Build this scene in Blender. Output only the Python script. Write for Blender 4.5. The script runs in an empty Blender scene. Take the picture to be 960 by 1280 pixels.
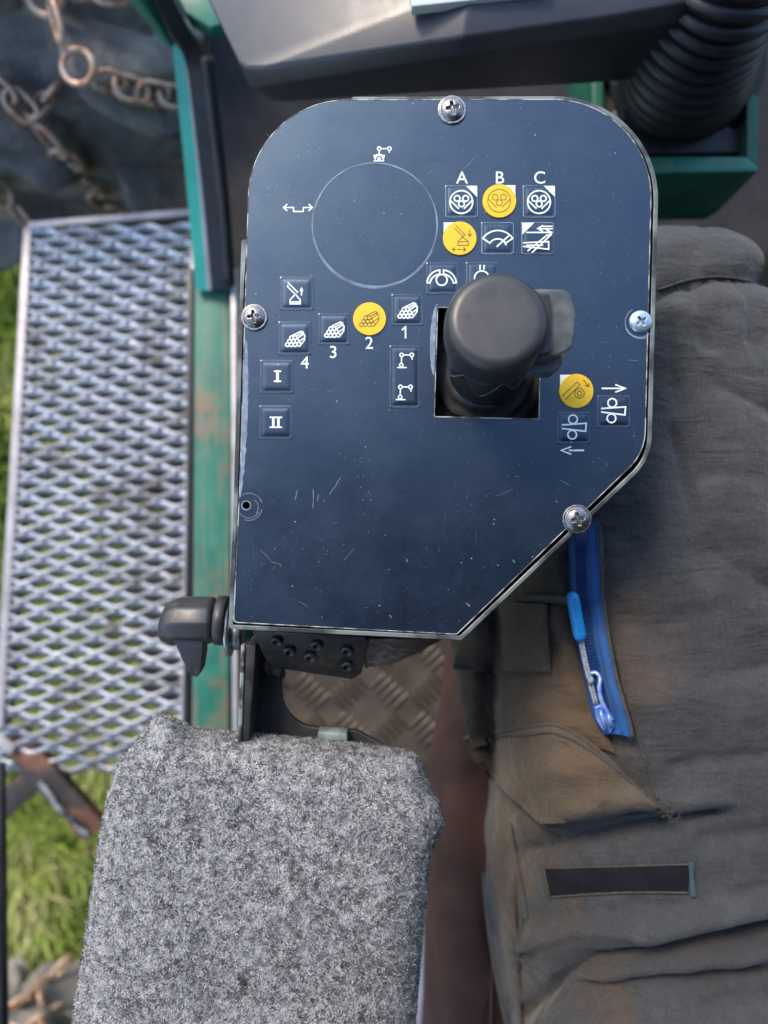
import bpy, bmesh, math, random
import numpy as np
from mathutils import Vector, Matrix, noise
from mathutils.bvhtree import BVHTree
R = math.radians
random.seed(7)
rng = np.random.default_rng(7)
scn = bpy.context.scene
COL = scn.collection

# ------------------------------------------------------------------ camera
D = 0.42            # camera height above the control panel face (z = 0)
FPX = 1050.0        # focal length in photo pixels (960 x 1280)
cam_d = bpy.data.cameras.new('camera')
cam = bpy.data.objects.new('camera', cam_d)
COL.objects.link(cam)
cam.location = (0, 0, D)
cam.rotation_euler = (0, 0, 0)
cam_d.sensor_fit = 'VERTICAL'
cam_d.sensor_height = 36.0
cam_d.lens = 36.0 * FPX / 1280.0
cam_d.clip_start = 0.01
cam_d.clip_end = 500
cam_d.dof.use_dof = True
cam_d.dof.focus_distance = D - 0.004
cam_d.dof.aperture_fstop = 5.4
cam_d.dof.aperture_blades = 0
scn.camera = cam

# ------------------------------------------------------------------ world, sun, exposure
SUN_EL, SUN_AZ = R(46), R(-32)      # azimuth measured from +Y (front of the cab) towards +X
w = bpy.data.worlds.new('World')
scn.world = w
w.use_nodes = True
nt = w.node_tree
bg = nt.nodes['Background']
sky = nt.nodes.new('ShaderNodeTexSky')
sky.sky_type = 'NISHITA'
sky.sun_disc = False
sky.sun_elevation = SUN_EL
sky.sun_rotation = SUN_AZ
sky.air_density = 1.0
sky.dust_density = 1.2
sky.ozone_density = 2.0
nt.links.new(sky.outputs[0], bg.inputs[0])
bg.inputs[1].default_value = 0.15
sun_d = bpy.data.lights.new('sun', 'SUN')
sun_d.energy = 1.15
sun_d.angle = R(16)
sun_d.color = (1.0, 0.83, 0.64)
sun = bpy.data.objects.new('sun', sun_d)
COL.objects.link(sun)
sdir = Vector((math.sin(SUN_AZ) * math.cos(SUN_EL), math.cos(SUN_AZ) * math.cos(SUN_EL), math.sin(SUN_EL)))
sun.rotation_euler = sdir.to_track_quat('Z', 'Y').to_euler()
sun.location = sdir * 5
vs = scn.view_settings
vs.view_transform = 'Standard'
vs.look = 'None'
vs.exposure = 1.45
vs.gamma = 1.0
vs.use_curve_mapping = False
scn.render.engine = 'CYCLES'
scn.cycles.use_denoising = True
scn.cycles.max_bounces = 6
scn.cycles.caustics_reflective = False
scn.cycles.caustics_refractive = False

# ------------------------------------------------------------------ helpers
def at(px, py, z):
    s = (D - z) / FPX
    return Vector(((px - 480) * s, (640 - py) * s, z))

def P(px, py, z=0.0):               # a point of the panel's own plane, 0.4 mm to the pixel
    return Vector(((px - 480) * 0.0004, (640 - py) * 0.0004, z))

def root_loc(o):
    while o.parent:
        o = o.parent
    return o.location

def obj(name, verts, faces, m, parent=None, smooth=False, origin=None):
    """one mesh object from world-space vertices"""
    me = bpy.data.meshes.new(name)
    vv = np.asarray([tuple(v) for v in verts] if not isinstance(verts, np.ndarray) else verts, dtype=float)
    if parent:
        off = Vector(root_loc(parent))
    elif origin is not None:
        off = Vector(origin)
    else:
        mn, mx = vv.min(0), vv.max(0)
        off = Vector(((mn[0] + mx[0]) / 2, (mn[1] + mx[1]) / 2, mn[2]))
    vv = vv - np.array(off)
    me.from_pydata(vv.tolist(), [], [list(map(int, f)) for f in faces])
    me.materials.append(m)
    if smooth:
        me.polygons.foreach_set('use_smooth', [True] * len(me.polygons))
    me.update()
    o = bpy.data.objects.new(name, me)
    COL.objects.link(o)
    if parent:
        o.parent = parent
    else:
        o.location = off
    return o

def from_mesh(name, me, m, parent=None):
    """link a ready world-space mesh"""
    vs_ = np.empty(len(me.vertices) * 3)
    me.vertices.foreach_get('co', vs_)
    vs_ = vs_.reshape(-1, 3)
    if parent:
        off = np.array(root_loc(parent))
    else:
        mn, mx = vs_.min(0), vs_.max(0)
        off = np.array(((mn[0] + mx[0]) / 2, (mn[1] + mx[1]) / 2, mn[2]))
    me.vertices.foreach_set('co', (vs_ - off).ravel())
    me.materials.clear()
    me.materials.append(m)
    me.update()
    o = bpy.data.objects.new(name, me)
    COL.objects.link(o)
    if parent:
        o.parent = parent
    else:
        o.location = off
    return o

def tag(o, label=None, cat=None, group=None, kind=None):
    if label: o['label'] = label
    if cat: o['category'] = cat
    if group: o['group'] = group
    if kind: o['kind'] = kind
    return o

def empty(name, loc, label, cat, group=None):
    o = bpy.data.objects.new(name, None)
    COL.objects.link(o)
    o.location = loc
    o.empty_display_size = 0.02
    return tag(o, label, cat, group)

def smooth_by_angle(o, deg=35):
    bm = bmesh.new(); bm.from_mesh(o.data)
    for f in bm.faces: f.smooth = True
    for e in bm.edges:
        e.smooth = not (len(e.link_faces) == 2 and e.calc_face_angle(0) > R(deg))
    bm.to_mesh(o.data); bm.free()
    return o

def bevel(o, width, seg=2, deg=30):
    bm = bmesh.new(); bm.from_mesh(o.data)
    bmesh.ops.remove_doubles(bm, verts=bm.verts, dist=1e-7)
    ed = [e for e in bm.edges if len(e.link_faces) == 2 and e.calc_face_angle(0) > R(deg)]
    bmesh.ops.bevel(bm, geom=ed, offset=width, segments=seg, affect='EDGES', profile=0.6, clamp_overlap=True)
    for f in bm.faces: f.smooth = True
    for e in bm.edges:
        e.smooth = not (len(e.link_faces) == 2 and e.calc_face_angle(0) > R(40))
    bm.normal_update()
    bm.to_mesh(o.data); bm.free()
    return o

def prism(poly_top, poly_bot):
    """closed solid between two polygons with equal counts"""
    n = len(poly_top)
    v = list(poly_top) + list(poly_bot)
    f = [list(range(n)), list(range(2 * n - 1, n - 1, -1))]
    for i in range(n):
        j = (i + 1) % n
        f.append([i, n + i, n + j, j])
    return v, f

def box(x0, x1, y0, y1, z0, z1):
    t = [Vector((x0, y0, z1)), Vector((x1, y0, z1)), Vector((x1, y1, z1)), Vector((x0, y1, z1))]
    b = [Vector((p.x, p.y, z0)) for p in t]
    return prism(t, b)

def fix_normals(o):
    bm = bmesh.new(); bm.from_mesh(o.data)
    bmesh.ops.recalc_face_normals(bm, faces=bm.faces)
    bm.to_mesh(o.data); bm.free()
    return o

def rounded(pts, seg=14):
    """polygon with per-corner radius: (x, y, r)"""
    out = []
    n = len(pts)
    for i in range(n):
        x, y = pts[i][:2]
        r = pts[i][2] if len(pts[i]) > 2 else 0
        if r <= 0:
            out.append((x, y)); continue
        a = Vector(pts[i - 1][:2]) - Vector((x, y)); b = Vector(pts[(i + 1) % n][:2]) - Vector((x, y))
        la, lb = a.length, b.length
        a.normalize(); b.normalize()
        ang = math.acos(max(-1, min(1, a.dot(b))))
        t = min(r / math.tan(ang / 2), la * 0.49 if la > 2 * r else la * 0.98, lb * 0.98)
        rr = t * math.tan(ang / 2)
        c = Vector((x, y)) + (a + b).normalized() * (rr / math.sin(ang / 2))
        p0 = Vector((x, y)) + a * t; p1 = Vector((x, y)) + b * t
        a0 = math.atan2(p0.y - c.y, p0.x - c.x); a1 = math.atan2(p1.y - c.y, p1.x - c.x)
        d = (a1 - a0 + math.pi) % (2 * math.pi) - math.pi
        for k in range(seg + 1):
            q = a0 + d * k / seg
            out.append((c.x + rr * math.cos(q), c.y + rr * math.sin(q)))
    return out

def offset_poly(pts, d):
    n = len(pts); out = []
    area = sum(pts[i][0] * pts[(i + 1) % n][1] - pts[(i + 1) % n][0] * pts[i][1] for i in range(n))
    sg = 1 if area > 0 else -1
    for i in range(n):
        p0, p1, p2 = Vector(pts[i - 1]), Vector(pts[i]), Vector(pts[(i + 1) % n])
        e1 = (p1 - p0); e2 = (p2 - p1)
        if e1.length < 1e-9: e1 = e2
        if e2.length < 1e-9: e2 = e1
        n1 = Vector((e1.y, -e1.x)).normalized() * sg; n2 = Vector((e2.y, -e2.x)).normalized() * sg
        m_ = (n1 + n2)
        m_ = m_.normalized() if m_.length > 1e-6 else n1
        k = d / max(0.5, m_.dot(n1))
        out.append((p1.x + m_.x * k, p1.y + m_.y * k))
    return out

def filled(loops, z0, z1, bev=0.0, name='plate'):
    """flat plate with holes between z0 and z1 from world-XY loops"""
    cu = bpy.data.curves.new(name, 'CURVE')
    cu.dimensions = '2D'
    cu.fill_mode = 'BOTH'
    cu.extrude = (z1 - z0) / 2 - bev
    cu.bevel_depth = bev
    cu.bevel_resolution = 2
    if bev: cu.offset = -bev
    for lp in loops:
        s = cu.splines.new('POLY')
        s.points.add(len(lp) - 1)
        for i, q in enumerate(lp):
            s.points[i].co = (q[0], q[1], 0, 1)
        s.use_cyclic_u = True
    t = bpy.data.objects.new('tmp', cu)
    COL.objects.link(t)
    dg = bpy.context.evaluated_depsgraph_get(); dg.update()
    me = bpy.data.meshes.new_from_object(t.evaluated_get(dg))
    bpy.data.objects.remove(t); bpy.data.curves.remove(cu)
    me.transform(Matrix.Translation((0, 0, (z0 + z1) / 2)))
    return me

def sweep(path, radii, seg=12, closed=False, cap=True, flat=None):
    """tube along points; flat=(vector) squashes it"""
    pts = [Vector(p) for p in path]
    n = len(pts)
    if not hasattr(radii, '__len__'): radii = [radii] * n
    v, f = [], []
    up = None
    for i in range(n):
        if closed: t = pts[(i + 1) % n] - pts[i - 1]
        else: t = pts[min(i + 1, n - 1)] - pts[max(i - 1, 0)]
        t.normalize()
        if up is None:
            up = t.orthogonal().normalized()
        up = (up - t * up.dot(t)).normalized()
        sd = t.cross(up)
        for k in range(seg):
            a = 2 * math.pi * k / seg
            v.append(pts[i] + (up * math.cos(a) + sd * math.sin(a)) * radii[i])
    m = n if closed else n - 1
    for i in range(m):
        for k in range(seg):
            a, b = i * seg + k, i * seg + (k + 1) % seg
            c, d = ((i + 1) % n) * seg + (k + 1) % seg, ((i + 1) % n) * seg + k
            f.append([a, b, c, d])
    if cap and not closed:
        f.append(list(range(seg - 1, -1, -1)))
        f.append(list(range((n - 1) * seg, n * seg)))
    return v, f

def spline(pts, n):
    """Catmull-Rom through points"""
    pts = [Vector(p) for p in pts]
    q = [pts[0] * 2 - pts[1]] + pts + [pts[-1] * 2 - pts[-2]]
    out = []
    m = len(pts) - 1
    for i in range(n):
        u = i / (n - 1) * m
        k = min(int(u), m - 1); t = u - k
        a, b, c, d = q[k], q[k + 1], q[k + 2], q[k + 3]
        out.append(0.5 * ((2 * b) + (c - a) * t + (2 * a - 5 * b + 4 * c - d) * t * t + (3 * b - a - 3 * c + d) * t ** 3))
    return out

def join(parts):
    v, f = [], []
    for a, b in parts:
        o = len(v)
        v += list(a)
        f += [[i + o for i in q] for q in b]
    return v, f

def lathe(profile, axis0, axis1, seg=48, ref=None):
    """profile of (t, r) along the axis from axis0 to axis1"""
    a0, a1 = Vector(axis0), Vector(axis1)
    d = (a1 - a0); L = d.length; d.normalize()
    u = d.orthogonal().normalized() if ref is None else (Vector(ref) - d * Vector(ref).dot(d)).normalized()
    s = d.cross(u)
    v, f = [], []
    for (t, r) in profile:
        c = a0 + d * (t * L)
        for k in range(seg):
            q = 2 * math.pi * k / seg
            v.append(c + (u * math.cos(q) + s * math.sin(q)) * max(r, 1e-6))
    for i in range(len(profile) - 1):
        for k in range(seg):
            f.append([i * seg + k, i * seg + (k + 1) % seg, (i + 1) * seg + (k + 1) % seg, (i + 1) * seg + k])
    f.append(list(range(seg - 1, -1, -1)))
    f.append(list(range((len(profile) - 1) * seg, len(profile) * seg)))
    return v, f

def n3(x, y, z=0.0):
    return noise.noise(Vector((x, y, z)))

# ------------------------------------------------------------------ materials
class NT:
    """small node helper"""
    def __init__(s, name):
        s.m = bpy.data.materials.new(name)
        s.m.use_nodes = True
        s.t = s.m.node_tree
        s.b = s.t.nodes['Principled BSDF']
        s.tc = s.t.nodes.new('ShaderNodeTexCoord')
    def n(s, k, **kw):
        q = s.t.nodes.new(k)
        for a, b in kw.items(): setattr(q, a, b)
        return q
    def l(s, a, b): s.t.links.new(a, b)
    def mapping(s, scale=(1, 1, 1), rot=(0, 0, 0)):
        q = s.n('ShaderNodeMapping')
        q.inputs['Scale'].default_value = scale
        q.inputs['Rotation'].default_value = rot
        s.l(s.tc.outputs['Object'], q.inputs['Vector'])
        return q.outputs[0]
    def noise(s, scale, detail=4, rough=0.55, vec=None, dist=0.0):
        q = s.n('ShaderNodeTexNoise')
        q.inputs['Scale'].default_value = scale
        q.inputs['Detail'].default_value = detail
        q.inputs['Roughness'].default_value = rough
        q.inputs['Distortion'].default_value = dist
        s.l(vec if vec is not None else s.tc.outputs['Object'], q.inputs['Vector'])
        return q.outputs['Fac']
    def voro(s, scale, out='Distance', vec=None, feature='F1'):
        q = s.n('ShaderNodeTexVoronoi', feature=feature)
        q.inputs['Scale'].default_value = scale
        s.l(vec if vec is not None else s.tc.outputs['Object'], q.inputs['Vector'])
        return q.outputs[out]
    def ramp(s, fac, stops):
        q = s.n('ShaderNodeValToRGB')
        e = q.color_ramp.elements
        while len(e) > 1: e.remove(e[-1])
        e[0].position = stops[0][0]; c = stops[0][1]
        e[0].color = (c, c, c, 1) if not hasattr(c, '__len__') else (*c, 1)
        for p, c in stops[1:]:
            x = e.new(p)
            x.color = (c, c, c, 1) if not hasattr(c, '__len__') else (*c, 1)
        s.l(fac, q.inputs[0])
        return q.outputs[0]
    def mix(s, fac, a, b, mode='MIX'):
        q = s.n('ShaderNodeMixRGB', blend_type=mode)
        for i, x in ((0, fac), (1, a), (2, b)):
            if hasattr(x, 'links') or hasattr(x, 'is_linked'): s.l(x, q.inputs[i])
            else: q.inputs[i].default_value = x if i == 0 else (*x, 1)
        return q.outputs[0]
    def math(s, op, a, b=0.0):
        q = s.n('ShaderNodeMath', operation=op)
        for i, x in ((0, a), (1, b)):
            if hasattr(x, 'is_linked'): s.l(x, q.inputs[i])
            else: q.inputs[i].default_value = x
        return q.outputs[0]
    def set(s, k, x):
        i = s.b.inputs[k]
        if hasattr(x, 'is_linked'): s.l(x, i)
        else: i.default_value = (*x, 1) if hasattr(x, '__len__') else x
    def bump(s, h, strength=0.3, dist=0.001):
        q = s.n('ShaderNodeBump')
        q.inputs['Strength'].default_value = strength
        q.inputs['Distance'].default_value = dist
        s.l(h, q.inputs['Height'])
        s.l(q.outputs[0], s.b.inputs['Normal'])

def simple(name, c1, c2=None, scale=60, rough=(0.5, 0.6), metal=0.0, bump=0.0, bscale=400, bdist=0.0006, spec=0.5, lo=0.35, hi=0.65, dirt=None, dscale=25, dlo=0.5, dhi=0.7):
    a = NT(name)
    if c2 is None: c2 = tuple(x * 0.8 for x in c1)
    f = a.ramp(a.noise(scale, 5), [(lo, 0.0), (hi, 1.0)])
    col = a.mix(f, c1, c2)
    rg = a.ramp(a.noise(scale * 1.7, 4), [(0.3, rough[0]), (0.7, rough[1])])
    if dirt:
        df = a.ramp(a.noise(dscale, 6, 0.65), [(dlo, 0.0), (dhi, 1.0)])
        col = a.mix(df, col, dirt)
        rg = a.mix(df, rg, (0.85, 0.85, 0.85))
    a.set('Base Color', col); a.set('Roughness', rg); a.set('Metallic', metal)
    a.set('Specular IOR Level', spec)
    if bump: a.bump(a.noise(bscale, 4), bump, bdist)
    return a.m

MT = {}
# control panel: satin dark navy foil, dusty and finely scratched
def panel_mat():
    a = NT('panel_foil')
    big = a.ramp(a.noise(26, 5, 0.6), [(0.35, 0.0), (0.75, 1.0)])
    col = a.mix(big, (0.0022, 0.0042, 0.0105), (0.0032, 0.0058, 0.0130))
    haze = a.ramp(a.noise(95, 6, 0.7, a.mapping((1, 1, 1), (0, 0, 0.6))), [(0.54, 0.0), (0.85, 0.13)])
    col = a.mix(haze, col, (0.045, 0.062, 0.09))
    fine = a.ramp(a.noise(700, 3, 0.7), [(0.50, 0.0), (0.72, 0.10)])
    col = a.mix(fine, col, (0.06, 0.08, 0.11))
    v = a.voro(430)
    sp = a.ramp(v, [(0.075, 1.0), (0.13, 0.0)])
    thin = a.ramp(a.noise(38, 4), [(0.47, 0.0), (0.62, 1.0)])
    pick = a.ramp(a.noise(210, 2), [(0.46, 0.0), (0.54, 1.0)])
    sp = a.math('MULTIPLY', a.math('MULTIPLY', sp, thin), pick)
    v2 = a.ramp(a.voro(150), [(0.04, 0.9), (0.075, 0.0)])
    sp = a.math('MAXIMUM', sp, a.math('MULTIPLY', v2, pick))
    col = a.mix(sp, col, (0.22, 0.25, 0.29))
    # fine directional scratches
    sc = a.ramp(a.noise(1.0, 2, 0.5, a.mapping((2600, 46, 1), (0, 0, 0.55))), [(0.71, 0.0), (0.78, 0.25)])
    sc = a.math('MULTIPLY', sc, a.ramp(a.noise(17, 2), [(0.50, 0.0), (0.62, 1.0)]))
    col = a.mix(sc, col, (0.22, 0.25, 0.30))
    a.set('Base Color', col)
    a.set('Roughness', a.ramp(a.noise(45, 6, 0.65), [(0.3, 0.30), (0.72, 0.41)]))
    a.set('IOR', 1.95); a.set('Specular Tint', (0.50, 0.74, 1.0))  # blue tint puts more of the sky's colour into the reflection
    a.set('Coat Weight', 0.25); a.set('Coat Roughness', 0.2)
    a.bump(a.noise(520, 3), 0.05, 0.0003)
    return a.m
MT['panel'] = panel_mat()
MT['pad'] = MT['panel']
MT['ring'] = simple('worn_foil_edge', (0.20, 0.27, 0.34), (0.05, 0.075, 0.11), 70, (0.5, 0.7))
MT['frame'] = simple('key_frame_line', (0.085, 0.12, 0.17), (0.03, 0.045, 0.07), 90, (0.4, 0.55))
MT['worn'] = simple('bare_worn_edge', (0.42, 0.43, 0.38), (0.045, 0.05, 0.055), 140, (0.35, 0.6), lo=0.42, hi=0.58)
MT['rim'] = simple('worn_painted_rim', (0.19, 0.22, 0.205), (0.04, 0.046, 0.046), 45, (0.35, 0.5), metal=0.3, lo=0.4, hi=0.6, bump=0.1)
MT['residue'] = simple('foil_residue', (0.24, 0.30, 0.38), (0.12, 0.16, 0.22), 260, (0.6, 0.8))
MT['ink'] = simple('white_print', (0.74, 0.80, 0.80), (0.62, 0.70, 0.72), 300, (0.45, 0.6))
MT['dark_ink'] = simple('dark_print', (0.10, 0.07, 0.015), (0.16, 0.11, 0.02), 300, (0.5, 0.6))
MT['yellow'] = simple('yellow_sticker', (0.80, 0.50, 0.010), (0.74, 0.44, 0.012), 120, (0.42, 0.55), bump=0.05, bscale=300, dirt=(0.45, 0.30, 0.05), dscale=160, dlo=0.62, dhi=0.85)
MT['scratch'] = simple('scratch_marks', (0.15, 0.17, 0.21), (0.07, 0.085, 0.11), 300, (0.6, 0.7))
MT['black_paint'] = simple('black_painted_steel', (0.018, 0.019, 0.021), (0.035, 0.036, 0.036), 60, (0.28, 0.5), bump=0.15, bscale=350, dirt=(0.10, 0.085, 0.065), dscale=45, dlo=0.58, dhi=0.8)
MT['chipped'] = simple('chipped_steel_edge', (0.27, 0.29, 0.28), (0.04, 0.042, 0.044), 110, (0.3, 0.55), metal=0.3, lo=0.44, hi=0.56, bump=0.3, dirt=(0.22, 0.10, 0.05), dscale=70, dlo=0.62, dhi=0.7)
MT['rusty_block'] = simple('oily_rusty_steel', (0.012, 0.012, 0.013), (0.03, 0.028, 0.026), 120, (0.22, 0.5), bump=0.5, bscale=260, dirt=(0.20, 0.095, 0.035), dscale=48, dlo=0.60, dhi=0.75)
MT['screw'] = simple('screw_steel', (0.36, 0.35, 0.34), (0.20, 0.19, 0.18), 500, (0.22, 0.42), metal=0.95, bump=0.15, bscale=900, dirt=(0.09, 0.075, 0.06), dscale=420, dlo=0.55, dhi=0.75)
MT['zinc'] = simple('zinc_screw', (0.52, 0.66, 0.70), (0.38, 0.50, 0.55), 500, (0.28, 0.42), metal=0.8, bump=0.15, bscale=900)
MT['recess'] = simple('screw_recess', (0.02, 0.018, 0.016), None, 500, (0.6, 0.8))
MT['hole'] = simple('dark_inside', (0.012, 0.013, 0.015), (0.02, 0.02, 0.02), 100, (0.6, 0.8))
MT['knob'] = simple('worn_grip_rubber', (0.012, 0.0125, 0.014), (0.021, 0.0215, 0.022), 70, (0.34, 0.52), bump=0.12, bscale=700, dirt=(0.045, 0.045, 0.045), dscale=190, dlo=0.60, dhi=0.85)
MT['gaiter'] = simple('gaiter_rubber', (0.045, 0.046, 0.048), (0.03, 0.03, 0.031), 60, (0.4, 0.6), bump=0.3, bscale=300)
MT['knob_cap'] = simple('joystick_cap', (0.021, 0.0225, 0.0255), (0.031, 0.032, 0.034), 60, (0.30, 0.46), bump=0.05, bscale=900, dirt=(0.085, 0.085, 0.08), dscale=330, dlo=0.64, dhi=0.85)
MT['thumb'] = simple('thumb_switch', (0.10, 0.115, 0.108), (0.05, 0.055, 0.052), 130, (0.30, 0.45), bump=0.08, bscale=500)
MT['lever'] = simple('clamp_lever_plastic', (0.028, 0.029, 0.032), (0.040, 0.040, 0.042), 90, (0.33, 0.48), bump=0.12, bscale=600, dirt=(0.13, 0.11, 0.085), dscale=70, dlo=0.56, dhi=0.8)
MT['washer'] = simple('zinc_washer', (0.50, 0.55, 0.56), (0.36, 0.40, 0.40), 200, (0.25, 0.4), metal=0.85)
MT['nut'] = simple('greenish_nut', (0.30, 0.37, 0.33), (0.12, 0.16, 0.15), 110, (0.45, 0.65), metal=0.1, bump=0.3)
MT['green'] = simple('green_paint', (0.012, 0.165, 0.105), (0.010, 0.125, 0.082), 30, (0.33, 0.5), bump=0.15, bscale=220, dirt=(0.20, 0.19, 0.13), dscale=22, dlo=0.58, dhi=0.80)
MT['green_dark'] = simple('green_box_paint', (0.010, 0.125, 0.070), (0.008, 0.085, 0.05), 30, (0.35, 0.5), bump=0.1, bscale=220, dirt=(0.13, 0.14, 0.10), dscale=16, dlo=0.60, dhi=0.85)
MT['sill'] = simple('rusty_green_sill', (0.02, 0.20, 0.135), (0.016, 0.15, 0.10), 30, (0.4, 0.6), bump=0.25, bscale=200, dirt=(0.22, 0.155, 0.10), dscale=14, dlo=0.47, dhi=0.66)
def sill_mat():
    a = NT('rusty_green_sill')
    col = a.mix(a.ramp(a.noise(30, 5), [(.35, 0.), (.65, 1.)]), (0.02, 0.19, 0.125), (0.016, 0.13, 0.09))
    rs = a.ramp(a.noise(1.0, 6, 0.65, a.mapping((150, 9, 60))), [(0.50, 0.0), (0.70, 0.85)])
    col = a.mix(rs, col, (0.23, 0.165, 0.105))
    pt = a.ramp(a.noise(13, 6, 0.7), [(0.56, 0.0), (0.68, 0.9)])
    col = a.mix(pt, col, (0.20, 0.125, 0.075))
    a.set('Base Color', col); a.set('Roughness', 0.5); a.bump(a.noise(200, 4), 0.25, 0.0008)
    return a.m
MT['sill'] = sill_mat()
MT['green_sunlit'] = simple('sunlit_green_paint', (0.055, 0.46, 0.36), (0.042, 0.38, 0.30), 25, (0.32, 0.45), bump=0.1, bscale=200)  # sunlight on the pillar flange is put into this brighter green
MT['seal'] = simple('rubber_seal', (0.015, 0.0155, 0.018), (0.025, 0.025, 0.027), 40, (0.32, 0.5), bump=0.15, bscale=200)
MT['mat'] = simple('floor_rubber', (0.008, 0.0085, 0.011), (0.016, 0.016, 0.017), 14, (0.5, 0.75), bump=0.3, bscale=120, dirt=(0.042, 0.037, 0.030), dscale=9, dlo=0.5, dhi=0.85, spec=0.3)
MT['floor'] = simple('dusty_tread_plate', (0.040, 0.036, 0.033), (0.075, 0.062, 0.048), 16, (0.35, 0.6), metal=0.25, bump=0.3, bscale=160, dirt=(0.115, 0.088, 0.058), dscale=13, dlo=0.46, dhi=0.75)
MT['tread'] = simple('worn_tread_bar', (0.075, 0.060, 0.043), (0.038, 0.033, 0.027), 12, (0.3, 0.5), metal=0.35)
MT['galv'] = simple('galvanised_steel', (0.58, 0.61, 0.64), (0.40, 0.425, 0.45), 35, (0.24, 0.46), metal=0.55, bump=0.35, bscale=240, bdist=0.001, dirt=(0.19, 0.155, 0.115), dscale=21, dlo=0.50, dhi=0.70)
MT['galv_bar'] = simple('galvanised_bar', (0.56, 0.53, 0.51), (0.40, 0.37, 0.35), 22, (0.35, 0.5), metal=0.4, bump=0.2, bscale=120, dirt=(0.30, 0.20, 0.14), dscale=20, dlo=0.58, dhi=0.8)
MT['rust_bar'] = simple('dark_rusty_bar', (0.025, 0.022, 0.02), (0.05, 0.04, 0.032), 30, (0.5, 0.75), bump=0.5, bscale=120, dirt=(0.24, 0.10, 0.045), dscale=16, dlo=0.52, dhi=0.68)
MT['chain'] = simple('rusty_chain', (0.62, 0.47, 0.37), (0.40, 0.23, 0.135), 40, (0.26, 0.5), metal=0.35, bump=0.4, bscale=250, dirt=(0.28, 0.15, 0.08), dscale=42, dlo=0.52, dhi=0.72)
MT['tyre'] = simple('muddy_tyre_rubber', (0.115, 0.113, 0.112), (0.20, 0.19, 0.172), 14, (0.40, 0.65), spec=0.25, bump=1.0, bscale=26, bdist=0.010, dirt=(0.36, 0.32, 0.25), dscale=11, dlo=0.48, dhi=0.68)
MT['cover'] = simple('grained_black_plastic', (0.034, 0.036, 0.041), (0.044, 0.046, 0.05), 35, (0.30, 0.40), bump=0.12, bscale=900, spec=0.6)
MT['label_white'] = simple('white_label', (0.66, 0.72, 0.68), (0.58, 0.64, 0.60), 50, (0.4, 0.5))
MT['bellows'] = simple('bellows_rubber', (0.010, 0.011, 0.013), (0.018, 0.019, 0.021), 45, (0.30, 0.48), bump=0.15, bscale=300, dirt=(0.035, 0.035, 0.034), dscale=40, dlo=0.55, dhi=0.85)
MT['seat'] = simple('brown_seat_cloth', (0.098, 0.052, 0.041), (0.072, 0.039, 0.031), 40, (0.85, 0.95), bump=0.4, bscale=1500, bdist=0.0004, spec=0.08, dirt=(0.10, 0.062, 0.048), dscale=24, dlo=0.58, dhi=0.85)
MT['pale'] = simple('pale_plastic', (0.62, 0.60, 0.63), (0.50, 0.48, 0.50), 20, (0.4, 0.5))
MT['boot'] = simple('boot_leather', (0.03, 0.026, 0.022), None, 40, (0.5, 0.7), bump=0.2, bscale=200)
MT['cab_grey'] = simple('added_cab_grey', (0.032, 0.032, 0.034), None, 30, (0.8, 0.9))  # grey of the added, unseen cab roof and walls
MT['soil'] = simple('soil', (0.06, 0.075, 0.025), (0.09, 0.085, 0.045), 6, (0.9, 1.0), bump=0.5, bscale=30, bdist=0.02)

def wool_mat(name, a_, b_):
    a = NT(name)
    f = a.ramp(a.noise(300, 5, 0.75, dist=0.8), [(0.41, 0.0), (0.59, 1.0)])
    g = a.ramp(a.noise(95, 4, 0.7), [(0.40, 0.0), (0.66, 1.0)])
    col = a.mix(f, a_, b_)
    col = a.mix(a.math('MULTIPLY', g, 0.45), col, (0.34, 0.35, 0.36))
    a.set('Base Color', col); a.set('Roughness', 0.95); a.set('Specular IOR Level', 0.1)
    a.set('Sheen Weight', 0.3)
    a.bump(a.noise(800, 4, 0.7), 0.9, 0.0012)
    return a.m
MT['wool'] = wool_mat('heather_grey_wool', (0.034, 0.035, 0.038), (0.34, 0.34, 0.335))
MT['fibre_light'] = simple('pale_wool_fibre', (0.62, 0.61, 0.585), (0.42, 0.42, 0.41), 200, (0.8, 0.95), spec=0.1)
MT['fibre_dark'] = simple('dark_wool_fibre', (0.040, 0.042, 0.046), (0.085, 0.086, 0.09), 200, (0.8, 0.95), spec=0.1)

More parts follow.
